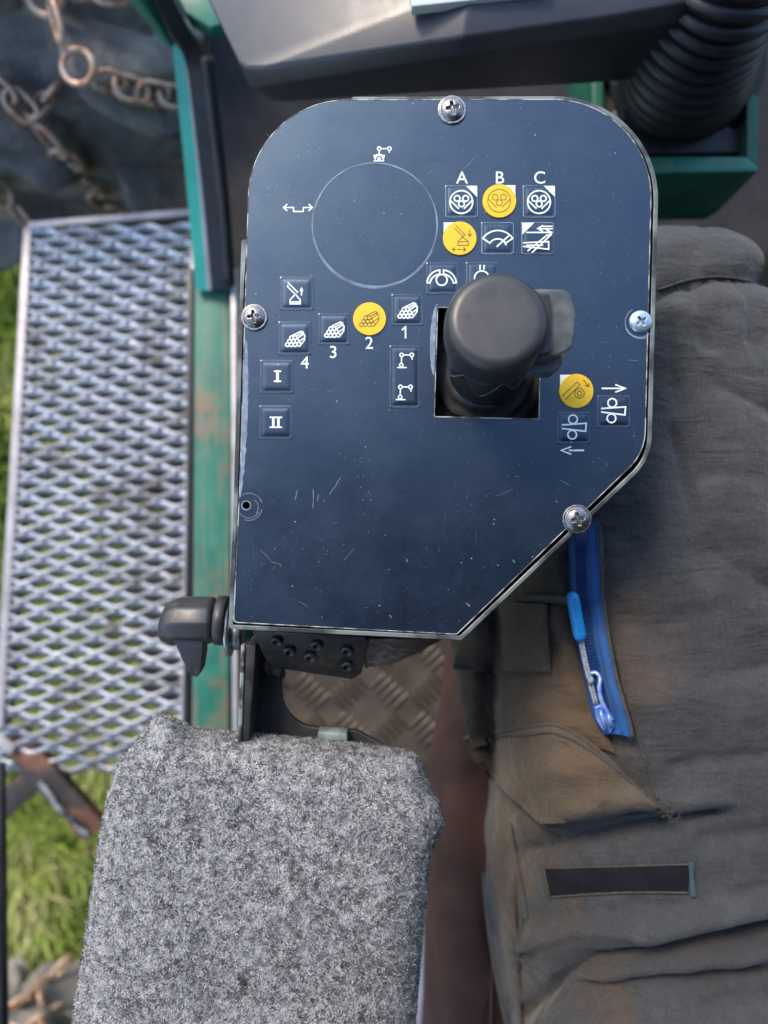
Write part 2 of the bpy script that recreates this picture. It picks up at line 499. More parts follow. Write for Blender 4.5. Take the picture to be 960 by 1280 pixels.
def cloth_mat(name, grey, brown, blo, bhi, extra=0.0):
    a = NT(name)
    # browner towards the outer (door) side of the leg
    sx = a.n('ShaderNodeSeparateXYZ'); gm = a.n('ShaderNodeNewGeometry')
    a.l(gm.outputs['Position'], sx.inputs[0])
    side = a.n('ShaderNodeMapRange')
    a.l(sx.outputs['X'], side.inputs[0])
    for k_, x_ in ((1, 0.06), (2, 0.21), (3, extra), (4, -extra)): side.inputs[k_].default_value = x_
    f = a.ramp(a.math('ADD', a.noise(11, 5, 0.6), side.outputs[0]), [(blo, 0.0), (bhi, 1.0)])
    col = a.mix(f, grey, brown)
    wear = a.ramp(a.noise(33, 7, 0.72), [(0.50, 0.0), (0.80, 0.55)])
    col = a.mix(wear, col, tuple(min(1, x * 2.1 + 0.02) for x in grey))
    st = a.ramp(a.noise(75, 5, 0.7), [(0.66, 0.0), (0.74, 0.7)])
    col = a.mix(st, col, (0.016, 0.015, 0.015))
    lint = a.ramp(a.voro(260), [(0.035, 0.6), (0.06, 0.0)])
    col = a.mix(a.math('MULTIPLY', lint, a.ramp(a.noise(90, 2), [(0.52, 0.0), (0.58, 1.0)])), col, (0.32, 0.31, 0.29))
    tw = a.ramp(a.noise(1.0, 2, 0.5, a.mapping((1500, 190, 600), (0, 0, 0.75))), [(0.35, 0.0), (0.65, 1.0)])
    col = a.mix(a.math('MULTIPLY', tw, 0.30), col, tuple(min(1, x * 2.4) for x in grey))
    a.set('Base Color', col); a.set('Roughness', 0.88); a.set('Specular IOR Level', 0.2)
    a.set('Sheen Weight', 0.15)
    h = a.math('ADD', a.math('MULTIPLY', tw, 0.16), a.math('ADD', a.math('MULTIPLY', a.noise(60, 6, 0.62), 2.2), a.math('MULTIPLY', a.noise(1.0, 5, 0.6, a.mapping((26, 115, 40), (0, 0, 0.2)), 0.8), 1.9)))
    a.bump(h, 0.9, 0.0014)
    return a.m
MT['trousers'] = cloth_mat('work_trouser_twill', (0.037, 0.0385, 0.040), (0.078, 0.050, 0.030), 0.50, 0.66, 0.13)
MT['pocket'] = cloth_mat('stained_pocket_cloth', (0.046, 0.040, 0.031), (0.098, 0.064, 0.036), 0.42, 0.64)
MT['seam'] = simple('stitched_seam', (0.070, 0.064, 0.054), (0.038, 0.034, 0.030), 400, (0.8, 0.95), bump=0.6, bscale=1400)
MT['elastic'] = simple('black_elastic', (0.007, 0.0075, 0.012), (0.012, 0.012, 0.016), 90, (0.8, 0.95), spec=0.15, bump=0.3, bscale=1200)
MT['teal'] = simple('teal_stitching', (0.022, 0.080, 0.10), (0.06, 0.07, 0.068), 420, (0.8, 0.9), bump=0.5, bscale=1500)
MT['blue'] = simple('blue_zip_tape', (0.008, 0.080, 0.255), (0.006, 0.050, 0.165), 60, (0.55, 0.75), bump=0.35, bscale=1200)
MT['blue_teeth'] = simple('blue_zip_teeth', (0.004, 0.03, 0.12), None, 200, (0.3, 0.45))
MT['blue_pull'] = simple('blue_pull_tab', (0.012, 0.26, 0.62), (0.01, 0.20, 0.50), 90, (0.28, 0.4))
MT['cord'] = simple('grey_pull_cord', (0.30, 0.34, 0.36), (0.17, 0.20, 0.22), 500, (0.6, 0.8), bump=0.5, bscale=1500)
MT['slider'] = simple('blue_zip_slider', (0.10, 0.20, 0.62), (0.30, 0.42, 0.75), 180, (0.2, 0.35), metal=0.4)

def grass_mat():
    a = NT('grass_blades')
    oi = a.n('ShaderNodeAttribute', attribute_name='tint')
    c = a.ramp(oi.outputs['Fac'], [(0.0, (0.06, 0.11, 0.016)), (0.40, (0.17, 0.27, 0.030)), (0.72, (0.32, 0.39, 0.06)), (1.0, (0.46, 0.42, 0.20))])
    a.set('Base Color', c); a.set('Roughness', 0.5)
    a.set('Subsurface Weight', 0.0)
    a.set('Transmission Weight', 0.0)
    return a.m
MT['grass'] = grass_mat()

# ------------------------------------------------------------------ ground and grass
GZ = -1.42
gs = 40
gv, gf = [], []
obj_ground = obj('ground', [(-60, -60, GZ), (60, -60, GZ), (60, 60, GZ), (-60, 60, GZ)], [[0, 1, 2, 3]], MT['soil'])
tag(obj_ground, 'grassy ground far below the cab', 'ground', kind='structure')

def make_grass():
    n = 90000
    # near the step the lawn is seen, so it grows there; sparser further off
    x = -0.15 - np.abs(rng.normal(0, 0.55, n)); y = rng.uniform(-1.7, 1.6, n)
    keep = x > -2.2
    x, y = x[keep], y[keep]; n = len(x)
    clump = np.array([noise.noise(Vector((a * 6, b * 6, 0))) for a, b in zip(x, y)])
    clump2 = np.array([noise.noise(Vector((a * 17, b * 17, 5))) for a, b in zip(x, y)])
    h = 0.045 + 0.05 * rng.random(n) + 0.05 * np.clip(clump + 0.2, 0, 1)
    ang = rng.uniform(0, 2 * np.pi, n)
    lean = rng.uniform(0.2, 1.1, n) * h
    wd = rng.uniform(0.002, 0.0045, n)
    dx, dy = np.cos(ang), np.sin(ang)
    V = np.zeros((n, 5, 3))
    bx, by = -dy * wd, dx * wd
    V[:, 0] = np.stack([x - bx, y - by, np.full(n, GZ)], 1)
    V[:, 1] = np.stack([x + bx, y + by, np.full(n, GZ)], 1)
    mx, my, mz = x + dx * lean * 0.35, y + dy * lean * 0.35, GZ + h * 0.65
    V[:, 2] = np.stack([mx + bx * 0.8, my + by * 0.8, mz], 1)
    V[:, 3] = np.stack([mx - bx * 0.8, my - by * 0.8, mz], 1)
    V[:, 4] = np.stack([x + dx * lean, y + dy * lean, GZ + h], 1)
    me = bpy.data.meshes.new('grass')
    base = np.arange(n) * 5
    quads = np.stack([base, base + 1, base + 2, base + 3], 1)
    tris = np.stack([base + 3, base + 2, base + 4], 1)
    loops = np.concatenate([quads.ravel(), tris.ravel()])
    starts = np.concatenate([np.arange(n) * 4, n * 4 + np.arange(n) * 3])
    me.vertices.add(n * 5); me.vertices.foreach_set('co', V.ravel())
    me.loops.add(len(loops)); me.loops.foreach_set('vertex_index', loops.astype(np.int32))
    me.polygons.add(2 * n); me.polygons.foreach_set('loop_start', starts.astype(np.int32))
    me.update(calc_edges=True)
    t = np.clip(0.45 + 0.65 * clump + 0.55 * clump2 + rng.normal(0, 0.2, n), 0, 1)
    at_ = me.attributes.new('tint', 'FLOAT', 'POINT')
    at_.data.foreach_set('value', np.repeat(t, 5))
    me.materials.append(MT['grass'])
    o = bpy.data.objects.new('grass', me); COL.objects.link(o)
    tag(o, 'short green grass growing below the step', 'grass', kind='stuff')
make_grass()

# ------------------------------------------------------------------ cab floor
FZ = -0.56
v, f = box(-0.213, 0.75, -1.0, 0.62, FZ - 0.03, FZ)
floor = obj('floor', v, f, MT['floor'])
tag(floor, 'dusty steel tread plate floor of the cab', 'floor', kind='structure')
# raised tread bars, five to a group, groups alternating in direction
def bar_mesh():
    seg = 10
    v, f = [], []
    prof = [(1.0, 0.0), (0.80, 0.55), (0.42, 1.0)]
    for (s, h) in prof:
        for k in range(seg):
            a = 2 * math.pi * k / seg
            v.append((0.017 * s * math.cos(a), 0.0034 * s * math.sin(a) * (1 if abs(math.cos(a)) < .95 else .4), 0.0022 * h))
    for i in range(2):
        for k in range(seg):
            f.append([i * seg + k, i * seg + (k + 1) % seg, (i + 1) * seg + (k + 1) % seg, (i + 1) * seg + k])
    f.append([2 * seg + k for k in range(seg)])
    me = bpy.data.meshes.new('tread_bar'); me.from_pydata(v, [], f); me.materials.append(MT['tread'])
    me.polygons.foreach_set('use_smooth', [True] * len(me.polygons))
    return me
bme = bar_mesh()
fl = floor.location
cell = 0.046
for i in range(-3, 4):
    for j in range(-9, 0):
        cx, cy = 0.005 + i * cell, 0.02 + j * cell
        a = R(45) if (i + j) % 2 else R(-45)
        for k in range(-2, 3):
            o = bpy.data.objects.new('tread_bar', bme); COL.objects.link(o)
            o.parent = floor
            ox, oy = -math.sin(a) * k * 0.0088, math.cos(a) * k * 0.0088
            o.location = (cx + ox - fl.x, cy + oy - fl.y, FZ + 0.0001 - fl.z)
            o.rotation_euler = (0, 0, a)
# dark rubber mat in the front half
pts = rounded([(-0.20, 0.085, .01), (0.70, 0.085, .01), (0.70, 0.60, .01), (-0.20, 0.60, .01)])
me = filled([pts], FZ + 0.002, FZ + 0.012, 0.002)
rm = from_mesh('rubber_mat', me, MT['mat'])
tag(rm, 'dark dusty rubber mat lying on the cab floor in front of the control panel', 'floor mat')

# ------------------------------------------------------------------ tyres with lugs
def tyre(loc, R0, width, name_label, nl=17, flip=1):
    root = empty('tyre', loc, name_label, 'tyre', None)
    L = Vector(loc)
    prof = []
    hw = width / 2
    for k in range(25):                       # tread crown and sidewalls
        u = -1 + 2 * k / 24
        x = hw * math.copysign(min(1, abs(u) ** 0.8), u)
        r = R0 * (1 - 0.06 * abs(u) ** 3 - 0.25 * max(0, abs(u) - 0.86) / 0.14)
        prof.append((x, r))
    prof = [(-hw * 0.9, R0 * 0.5)] + prof + [(hw * 0.9, R0 * 0.5)]
    seg = 96
    v, f = [], []
    for (x, r) in prof:
        for k in range(seg):
            a = 2 * math.pi * k / seg
            v.append(L + Vector((x, r * math.cos(a), r * math.sin(a))))
    for i in range(len(prof) - 1):
        for k in range(seg):
            f.append([i * seg + k, i * seg + (k + 1) % seg, (i + 1) * seg + (k + 1) % seg, (i + 1) * seg + k])
    car = obj('carcass', v, f, MT['tyre'], root, True)
    # a lug: rounded block swept diagonally from the centre line to the shoulder, wrapped on the crown
    def lug(side, ua, ub):
        nu, nv = 14, 14
        v, f = [], []
        hl = 0.066
        for i in range(nu + 1):
            u0 = i / nu
            u = ua + (ub - ua) * u0
            x = side * (0.01 + u * hw * 0.98)
            ac = (u ** 0.85) * 0.34 * flip - 0.17 * flip
            for j in range(nv + 1):
                q = -1 + 2 * j / nv
                wob = 0.030 * n3(u * 4 + side * 3, q * 3, 2.0)
                wdt = (0.062 + 0.050 * u)
                a = ac + q * wdt
                e1 = 1 - abs(q) ** 3.2
                e2 = 1 - abs(2 * u0 - 1) ** 3.5
                r = R0 * (1 - 0.06 * u ** 3) - 0.012 + (hl + wob) * max(0, min(e1, 1)) ** 0.5 * max(0, e2) ** 0.5 - 0.035 * max(0, u - 0.8) / 0.2
                v.append((x, r * math.cos(a), r * math.sin(a)))
        for i in range(nu):
            for j in range(nv):
                a = i * (nv + 1) + j
                f.append([a, a + 1, a + nv + 2, a + nv + 1])
        me = bpy.data.meshes.new('lug'); me.from_pydata([tuple(q) for q in v], [], f)
        me.materials.append(MT['tyre'])
        me.polygons.foreach_set('use_smooth', [True] * len(me.polygons)); me.update()
        return me
    trees = []
    for side in (-1, 1):
        for k in range(nl * 2):
            if k == 0: me = lug(side, 0.0, 0.46)
            elif k == nl: me = lug(side, 0.53, 1.0)
            o = bpy.data.objects.new('lug', me); COL.objects.link(o); o.parent = root
            a = 2 * math.pi * ((k % nl) + (0.5 if side > 0 else 0) + (0.3 if k >= nl else 0)) / nl + 0.12
            o.rotation_euler = (a, 0, 0)
            M4 = Matrix.Translation(L) @ Matrix.Rotation(a, 4, 'X')
            trees.append(([M4 @ q.co for q in me.vertices], [list(p.vertices) for p in me.polygons]))
    trees.append(([Vector(q) for q in v], f))
    vv, ff = join(trees)
    return root, BVHTree.FromPolygons([tuple(q) for q in vv], ff)

t1, bvh1 = tyre((-0.52, 1.03, GZ + 0.66), 0.60, 0.62, 'big dark lugged tyre wrapped in rusty chains beyond the step')
t2, bvh2 = tyre((-0.62, -1.34, GZ + 0.60), 0.54, 0.60, 'muddy rear tyre at the bottom left corner under chain links', flip=-1)

def hit(bvh, px, py):
    d = (at(px, py, -1) - Vector((0, 0, D))).normalized()
    h = bvh.ray_cast(Vector((0, 0, D)), d)
    if h[0] is None:
        return None, None
    return h[0], h[1]

def link_mesh(L, Wd, r, name):
    """stadium-shaped chain link in XY, long along X"""
    path = []
    rr = Wd / 2
    for k in range(9):
        a = -math.pi / 2 + math.pi * k / 8
        path.append(Vector((L / 2 - rr + rr * math.cos(a), rr * math.sin(a), 0)))
    for k in range(9):
        a = math.pi / 2 + math.pi * k / 8
        path.append(Vector((-L / 2 + rr + rr * math.cos(a), rr * math.sin(a), 0)))
    v, f = sweep(path, r, 8, True)
    me = bpy.data.meshes.new(name); me.from_pydata([tuple(q) for q in v], [], f)
    me.materials.append(MT['chain'])
    me.polygons.foreach_set('use_smooth', [True] * len(me.polygons)); me.update()
    return me
LINK = link_mesh(0.046, 0.027, 0.0038, 'link')
def ring_mesh(r, t):
    v, f = sweep([Vector((r * math.cos(2 * math.pi * k / 28), r * math.sin(2 * math.pi * k / 28), 0)) for k in range(28)], t, 8, True)
    me = bpy.data.meshes.new('ring'); me.from_pydata([tuple(q) for q in v], [], f)
    me.materials.append(MT['chain'])
    me.polygons.foreach_set('use_smooth', [True] * len(me.polygons)); me.update()
    return me
RING = ring_mesh(0.0195, 0.0042)

def run_chain(root, bvh, pix, pitch=0.040, depth=None, fat=1.0):
    pts = []
    n = 60
    sp = spline([Vector((a, b, 0)) for a, b in pix], n)
    last = None
    for q in sp:
        h, nn = hit(bvh, q.x, q.y)
        if h is None:
            z = last if last is not None else -0.8
            p = at(q.x, q.y, z)
        else:
            p = h + Vector((0, 0, 0.026)); last = p.z
        pts.append(p)
    # smooth the drape so links bridge the gaps between the lugs
    for _ in range(14):
        pts = [pts[0]] + [(pts[i - 1] + pts[i] * 2 + pts[i + 1]) / 4 for i in range(1, n - 1)] + [pts[-1]]
    acc, k = 0.0, 0
    for i in range(1, n):
        seg = (pts[i] - pts[i - 1]).length
        acc += seg
        if acc >= pitch * fat:
            acc = 0
            t = (pts[i] - pts[max(0, i - 3)]).normalized()
            up = Vector((0, 0, 1)); up = (up - t * up.dot(t)).normalized()
            s = up.cross(t)
            tilt = (R(20) if k % 2 else R(68)) + random.uniform(-.25, .25)
            y = s * math.cos(tilt) + up * math.sin(tilt)
            zc = t.cross(y)
            M3 = Matrix((t, y, zc)).transposed().to_4x4()
            o = bpy.data.objects.new('link', LINK); COL.objects.link(o); o.parent = root
            o.matrix_local = Matrix.Translation(pts[i] - root.location + Vector((0, 0, 0.006))) @ M3 @ Matrix.Scale(fat, 4)
            k += 1

chain1 = empty('tyre_chain', at(107, 97, -0.75), 'rusty steel snow chain with a round ring on the tyre beyond the step', 'tyre chain')
def place_ring(root, bvh, px, py, sc=1.0, tilt=0.25):
    h, nn = hit(bvh, px, py)
    p = (h if h is not None else at(px, py, -0.8)) + Vector((0, 0, 0.022))
    o = bpy.data.objects.new('ring', RING); COL.objects.link(o); o.parent = root
    o.location = p - root.location; o.rotation_euler = (tilt, -tilt * 0.5, 0); o.scale = (sc,) * 3
place_ring(chain1, bvh1, 107, 97, 0.84)
place_ring(chain1, bvh1, 66, 6, 1.05, 0.5)
for pix in ([(74, 18), (82, 38), (88, 58), (98, 80)], [(84, 3), (120, 8), (158, 12), (186, 2)], [(124, 110), (150, 122), (185, 132), (226, 138)],
            [(94, 112), (80, 130), (60, 152), (50, 160)], [(-8, 104), (12, 124), (34, 142), (50, 158)]):
    run_chain(chain1, bvh1, pix, pitch=0.030, fat=0.86)
run_chain(chain1, bvh1, [(52, 158), (72, 186), (102, 222), (130, 252), (158, 280)], pitch=0.034, fat=1.05)
run_chain(chain1, bvh1, [(-10, 226), (14, 250), (30, 268), (48, 292)], pitch=0.034, fat=0.9)
chain2 = empty('tyre_chain', at(50, 1240, -0.95), 'chain of rusty links lying over the rear tyre at the bottom left', 'tyre chain')
for pix in ([(4, 1262), (30, 1240), (60, 1222), (84, 1200)], [(14, 1290), (40, 1268), (70, 1250)], [(58, 1215), (62, 1240), (70, 1282)], [(20, 1235), (34, 1262), (46, 1290)]):
    run_chain(chain2, bvh2, pix, pitch=0.040, fat=1.0)

# ------------------------------------------------------------------ step of expanded metal
SZ = -0.62
step = empty('step', at(120, 600, SZ), 'galvanised expanded metal step grating outside the green door sill', 'step')
def gx(px, py):        # the step's plane, its far end dropping away
    z = SZ - 0.05 * max(0, (py - 860) / 120.0) ** 2
    return at(px, py, z)
def left_edge(py): return 36 - (py - 285) * (38.0 / 620)
def right_edge(py): return 242 - (py - 265) * (14.0 / 640)
row0, row1, pitch = 290.0, 968.0, 11.15
nrow = int((row1 - row0) / pitch)
for k in range(nrow + 1):
    py = row0 + k * pitch * (1 + 0.0 * k)
    nx = 46
    sec = []
    Vv, Ff = [], []
    ph = (k % 2) * math.pi
    kn = k * 0.37
    for i in range(nx + 1):
        u = i / nx
        px = left_edge(py) + (right_edge(py) - left_edge(py)) * u + 1
        cyc = u * 4.72 * 2 * math.pi + 0.5
        wv = math.cos(cyc + ph)
        wv = math.copysign(abs(wv) ** 1.15, wv)
        dpy = wv * (3.35 + 0.5 * n3(u * 5, k * .7, 8.0)) + 0.7 * n3(u * 3, k * .33, 4.0) - 0.035 * (px - 120) * 1.0 + 0.5 * math.sin(u * 9 + kn)
        c = gx(px, py + dpy)
        # a flat strand standing on its inclined edge
        tw = R(38) + R(10) * wv + 0.10 * n3(u * 7, k * .9, 2.0)
        hgt, thk = 0.0062, 0.0014
        a = Vector((0, math.cos(tw), math.sin(tw))); b = Vector((0, -math.sin(tw), math.cos(tw)))
        bmpz = 0.0022 * wv
        c = c + Vector((0, 0, bmpz))
        for (sa, sb) in ((1, 1), (1.05, 0), (1, -1), (-1, -1), (-1.05, 0), (-1, 1)):
            Vv.append(c + a * (hgt * sa) + b * (thk * sb))
    for i in range(nx):
        for q in range(6):
            Ff.append([i * 6 + q, i * 6 + (q + 1) % 6, (i + 1) * 6 + (q + 1) % 6, (i + 1) * 6 + q])
    obj('strand', Vv, Ff, MT['galv'], step, True)
# flat bar frame
def bar_px(pts, wpx, z, th, m, name, parent, dz=0.0):
    a = [at(x, y, z) for x, y in pts]
    n = len(a); Lf, Rt = [], []
    for i in range(n):
        t = (a[min(i + 1, n - 1)] - a[max(i - 1, 0)]); t.z = 0; t.normalize()
        s = Vector((-t.y, t.x, 0)) * wpx * (D - z) / FPX / 2
        Lf.append(a[i] + s); Rt.append(a[i] - s)
    top = Rt + Lf[::-1]
    o = obj(name, *prism(top, [q - Vector((0, 0, th)) for q in top]), m, parent)
    fix_normals(o)
    return bevel(o, min(th, 0.01) * 0.18, 2)
bar_px([(34, 281), (246, 264)], 9, SZ + 0.006, 0.03, MT['galv_bar'], 'frame_bar', step)
bar_px([(34, 284), (26, 430), (14, 640), (4, 800), (-2, 910)], 11, SZ + 0.006, 0.03, MT['galv_bar'], 'frame_bar', step)
bar_px([(243, 270), (237, 520), (232, 760), (227, 960)], 8, SZ + 0.004, 0.035, MT['galv_bar'], 'frame_bar', step)
bar_px([(44, 300), (36, 430), (24, 640), (13, 800), (8, 900)], 6, SZ - 0.001, 0.02, MT['galv'], 'frame_lip', step)
# dark slabs added below the step so its holes read as shaded
ch = empty('step_shade', at(150, 480, -0.98), 'dark slabs added for shade beneath the step grating', 'shading')
def slab(pts, z, th, name, m):
    t = [at(x, y, z) for x, y in pts]
    o = obj(name, *prism(t, [q - Vector((0, 0, th)) for q in t]), m, ch); fix_normals(o); return bevel(o, 0.004)
slab([(92, 250), (300, 250), (300, 640), (262, 668), (128, 600), (96, 470)], -0.90, 0.10, 'shade_slab', MT['mat'])
slab([(150, 640), (300, 640), (300, 900), (178, 880)], -0.93, 0.08, 'shade_slab', MT['mat'])
# dark support brackets under the step's lower end
br = empty('step_bracket', at(50, 985, SZ - 0.05), 'dark rusty forked steel bracket under the lower end of the step grating', 'bracket')
bar_px([(6, 918), (40, 955), (80, 1000), (118, 1042)], 34, SZ - 0.02, 0.02, MT['rust_bar'], 'arm', br)
bar_px([(-12, 1022), (20, 992), (52, 962)], 30, SZ - 0.045, 0.02, MT['rust_bar'], 'arm', br)
bar_px([(50, 978), (72, 1010), (112, 1048)], 7, SZ - 0.012, 0.012, MT['chipped'], 'edge_strip', br)
bar_px([(-4, 924), (16, 938)], 14, SZ - 0.008, 0.01, MT['galv_bar'], 'edge_strip', br)
# vertical grab post at the very edge
gp = sweep([at(-2, 955, -0.36), at(0, 1120, -0.36), at(2, 1320, -0.36)], 0.0065, 14)
gpo = obj('grab_rail', *gp, MT['seal'], None, True)
tag(gpo, 'thin dark grab rail along the left edge beside the grass', 'rail')

# ------------------------------------------------------------------ door sill and pillar
sl = empty('door_sill', at(268, 640, -0.56), 'rust streaked green door sill beside the step grating', 'door sill')
o = bar_px([(266, 330), (265, 640), (262, 970)], 46, -0.50, 0.06, MT['sill'], 'sill_plate', sl)
bar_px([(292, 335), (293, 640), (294, 970)], 7, -0.488, 0.05, MT['galv_bar'], 'edge_strip', sl)
bar_px([(238, 335), (236, 640), (231, 970)], 8, -0.515, 0.06, MT['seal'], 'gap_strip', sl)  # dark strip along the gap between step and sill
bar_px([(302, 335), (303, 640), (306, 970)], 9, -0.515, 0.06, MT['green_dark'], 'inner_flange', sl)
pl = empty('door_pillar', at(255, 350, -0.52), 'green door pillar, painted as sunlit, rising beside the tyre with a black rubber seal', 'door pillar')
def ribbon3(pts, w0, th, m, name, parent, n=24):
    """a bar through 3D points; w0 = widths in metres across X"""
    sp = spline(pts, n)
    Vv, Ff = [], []
    for i, c in enumerate(sp):
        t = (sp[min(i + 1, n - 1)] - sp[max(i - 1, 0)]).normalized()
        s = Vector((0, 0, 1)).cross(t); s.normalize()
        s = -s
        upv = s.cross(t); upv.normalize()
        if upv.z < 0: upv = -upv
        wi = w0[0] + (w0[1] - w0[0]) * i / (n - 1)
        for (a, b) in ((-.5, 0), (-.42, .12), (.42, .12), (.5, 0), (.5, -1), (-.5, -1)):
            Vv.append(c + s * wi * a + upv * th * b)
    for i in range(n - 1):
        for q in range(6):
            Ff.append([i * 6 + q, i * 6 + (q + 1) % 6, (i + 1) * 6 + (q + 1) % 6, (i + 1) * 6 + q])
    Ff.append(list(range(5, -1, -1))); Ff.append([(n - 1) * 6 + q for q in range(6)])
    o = obj(name, Vv, Ff, m, parent); fix_normals(o)
    return smooth_by_angle(o, 30)
ribbon3([at(254, 362, -0.49), at(243, 240, -0.43), at(231, 130, -0.37), at(222, 46, -0.32)], (0.017, 0.0105), 0.02, MT['green_sunlit'], 'pillar_flange', pl)
ribbon3([at(222, 48, -0.32), at(206, 22, -0.30), at(180, -16, -0.27)], (0.022, 0.022), 0.02, MT['green'], 'upper_flange', pl)
ribbon3([at(262, 362, -0.488), at(252, 240, -0.425), at(241, 130, -0.365), at(231, 52, -0.32)], (0.005, 0.005), 0.014, MT['galv_bar'], 'edge_strip', pl)
ribbon3([at(276, 360, -0.484), at(266, 250, -0.42), at(252, 130, -0.36), at(242, 70, -0.325), at(222, 34, -0.30), at(196, -20, -0.265)], (0.021, 0.015), 0.02, MT['seal'], 'rubber_seal', pl)
v, f = sweep(spline([at(287, 355, -0.475), at(279, 250, -0.41), at(265, 130, -0.35), at(258, 70, -0.32)], 24), [0.0062] * 24, 12)
obj('seal_bead', v, f, MT['seal'], pl, True)
# green front wall piece seen past the pillar
wl = obj('corner_gusset', *prism([at(205, -40, -0.30), at(300, -40, -0.30), at(292, 26, -0.30), at(262, 34, -0.30), at(232, 16, -0.30)],
                             [at(205, -40, -0.30) - Vector((0, 0, .02)), at(300, -40, -0.30) - Vector((0, 0, .02)), at(292, 26, -0.30) - Vector((0, 0, .02)), at(262, 34, -0.30) - Vector((0, 0, .02)), at(232, 16, -0.30) - Vector((0, 0, .02))]), MT['green'], pl)
fix_normals(wl); bevel(wl, 0.002)

# ------------------------------------------------------------------ unseen cab roof and walls, added to darken the cab and the panel's reflection
v, f = box(-0.30, 0.95, -1.30, 0.09, 0.92, 0.97)
rf = obj('added_roof', v, f, MT['cab_grey'])
tag(rf, 'unseen dark grey cab roof added to darken the panel reflection', 'cab roof')
v, f = box(-0.30, 0.95, -1.30, -1.26, FZ - 0.03, 0.915)
tag(obj('added_rear_wall', v, f, MT['cab_grey']), 'unseen dark grey rear cab wall added to shade the operator seat', 'cab wall')
v, f = box(0.91, 0.95, -1.255, 0.10, FZ - 0.03, 0.915)
tag(obj('added_side_wall', v, f, MT['cab_grey']), 'unseen dark grey side cab wall added to shade the operator seat', 'cab wall')

# ------------------------------------------------------------------ dashboard cover, top of the picture
cv = empty('dashboard_cover', at(560, 20, -0.30), 'grained black plastic dashboard cover with a white label at the top', 'dashboard cover')
CT = [(250, -60), (254, -12), (298, 78), (308, 84), (330, 84), (580, 46), (760, 20), (905, -6), (960, -60)]
ztop = [-0.100 - 0.050 * max(0, (520 - x) / 270) - 0.040 * max(0, (x - 560) / 400) for x, y in CT]
top = [at(x, y, z) for (x, y), z in zip(CT, ztop)]
mid = [Vector((q.x + (0.004 if i in (0, 1, 2) else 0), q.y - 0.006 * (1 if 2 <= i <= 7 else 0), q.z - 0.012)) for i, q in enumerate(top)]
botm = [Vector((q.x + 0.01, q.y + 0.004, q.z - 0.055 - 0.045 * max(0, (x - 420) / 400))) for q, (x, y) in zip(top, CT)]
n = len(top)
cen = at(590, -20, -0.098)
Vv = [cen] + top + mid + botm
Ff = [[0, 1 + (i + 1) % n, 1 + i] for i in range(n)]
for lv in range(2):
    for i in range(n):
        j = (i + 1) % n
        Ff.append([1 + lv * n + i, 1 + lv * n + j, 1 + (lv + 1) * n + j, 1 + (lv + 1) * n + i])
Ff.append([1 + 2 * n + i for i in range(n)])
shell = obj('shell', Vv, Ff, MT['cover'], cv); fix_normals(shell); bevel(shell, 0.0035, 3, 12)
lbp = [at(508, -30, -0.099), at(514, 17, -0.1005), at(600, 8, -0.104), at(684, -3, -0.110), at(690, -30, -0.110)]
lb = obj('label', *prism([q + Vector((0, 0, 0.0075)) for q in lbp], [q - Vector((0, 0, 0.002)) for q in lbp]), MT['label_white'], cv); fix_normals(lb); bevel(lb, 0.0008)
lbi = [at(530, -30, -0.087), at(534, 2, -0.087), at(560, -1, -0.0875), at(556, -30, -0.0875)]

# ------------------------------------------------------------------ green bellows box, upper right
bxr = empty('valve_box', at(860, 150, -0.40), 'open green steel box holding the rubber bellows at the upper right', 'box')
BZ = -0.26
def plate_px(pts, z, th, m, name, parent, bv=0.0012):
    t = [at(x, y, z) for x, y in pts]
    o = obj(name, *prism(t, [q - Vector((0, 0, th)) for q in t]), m, parent); fix_normals(o)
    return bevel(o, bv)
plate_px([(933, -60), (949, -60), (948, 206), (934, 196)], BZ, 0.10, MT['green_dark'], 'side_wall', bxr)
plate_px([(770, 196), (934, 196), (948, 207), (947, 214), (770, 217)], BZ, 0.012, MT['green_sunlit'] if False else MT['green'], 'top_lip', bxr)
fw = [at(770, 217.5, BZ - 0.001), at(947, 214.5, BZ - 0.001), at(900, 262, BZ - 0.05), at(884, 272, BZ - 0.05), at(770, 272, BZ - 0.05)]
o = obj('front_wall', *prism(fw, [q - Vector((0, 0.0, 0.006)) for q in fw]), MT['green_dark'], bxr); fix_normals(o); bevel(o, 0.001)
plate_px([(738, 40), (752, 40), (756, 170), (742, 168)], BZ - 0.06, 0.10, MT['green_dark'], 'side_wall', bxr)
plate_px([(752, 40), (776, 40), (782, 190), (757, 170)], BZ - 0.10, 0.03, MT['floor'], 'inner_ledge', bxr)
plate_px([(778, -60), (934, -60), (934, 190), (780, 192)], BZ - 0.012, 0.01, MT['bellows'], 'rubber_base', bxr)
for (px, py) in ((770, 148), (763, 95)):
    v, f = lathe([(0, .007), (.7, .007), (1, .0045)], at(px, py, BZ - 0.10), at(px, py, BZ - 0.085), 6)
    o = obj('bolt', v, f, MT['nut'], bxr)
bl = []
pa = spline([at(858, 92, BZ - 0.012), at(862, 78, BZ + 0.03), at(880, 34, BZ + 0.075), at(908, -22, BZ + 0.115), at(930, -80, BZ + 0.14)], 330)
nr = 16
rad = []
for i in range(330):
    u = i / 329
    base = 0.0515 * (1 - u) + 0.036 * u
    s = abs(math.sin(math.pi * nr * u))
    rad.append(base * (1 + 0.20 * (s ** 0.55 - 0.6)) * (1.12 if u < 0.02 else 1))
v, f = sweep(pa, rad, 64)
blo = obj('rubber_bellows', v, f, MT['bellows'], None, True)
tag(blo, 'ribbed black rubber bellows rising from the green box at the upper right', 'bellows')

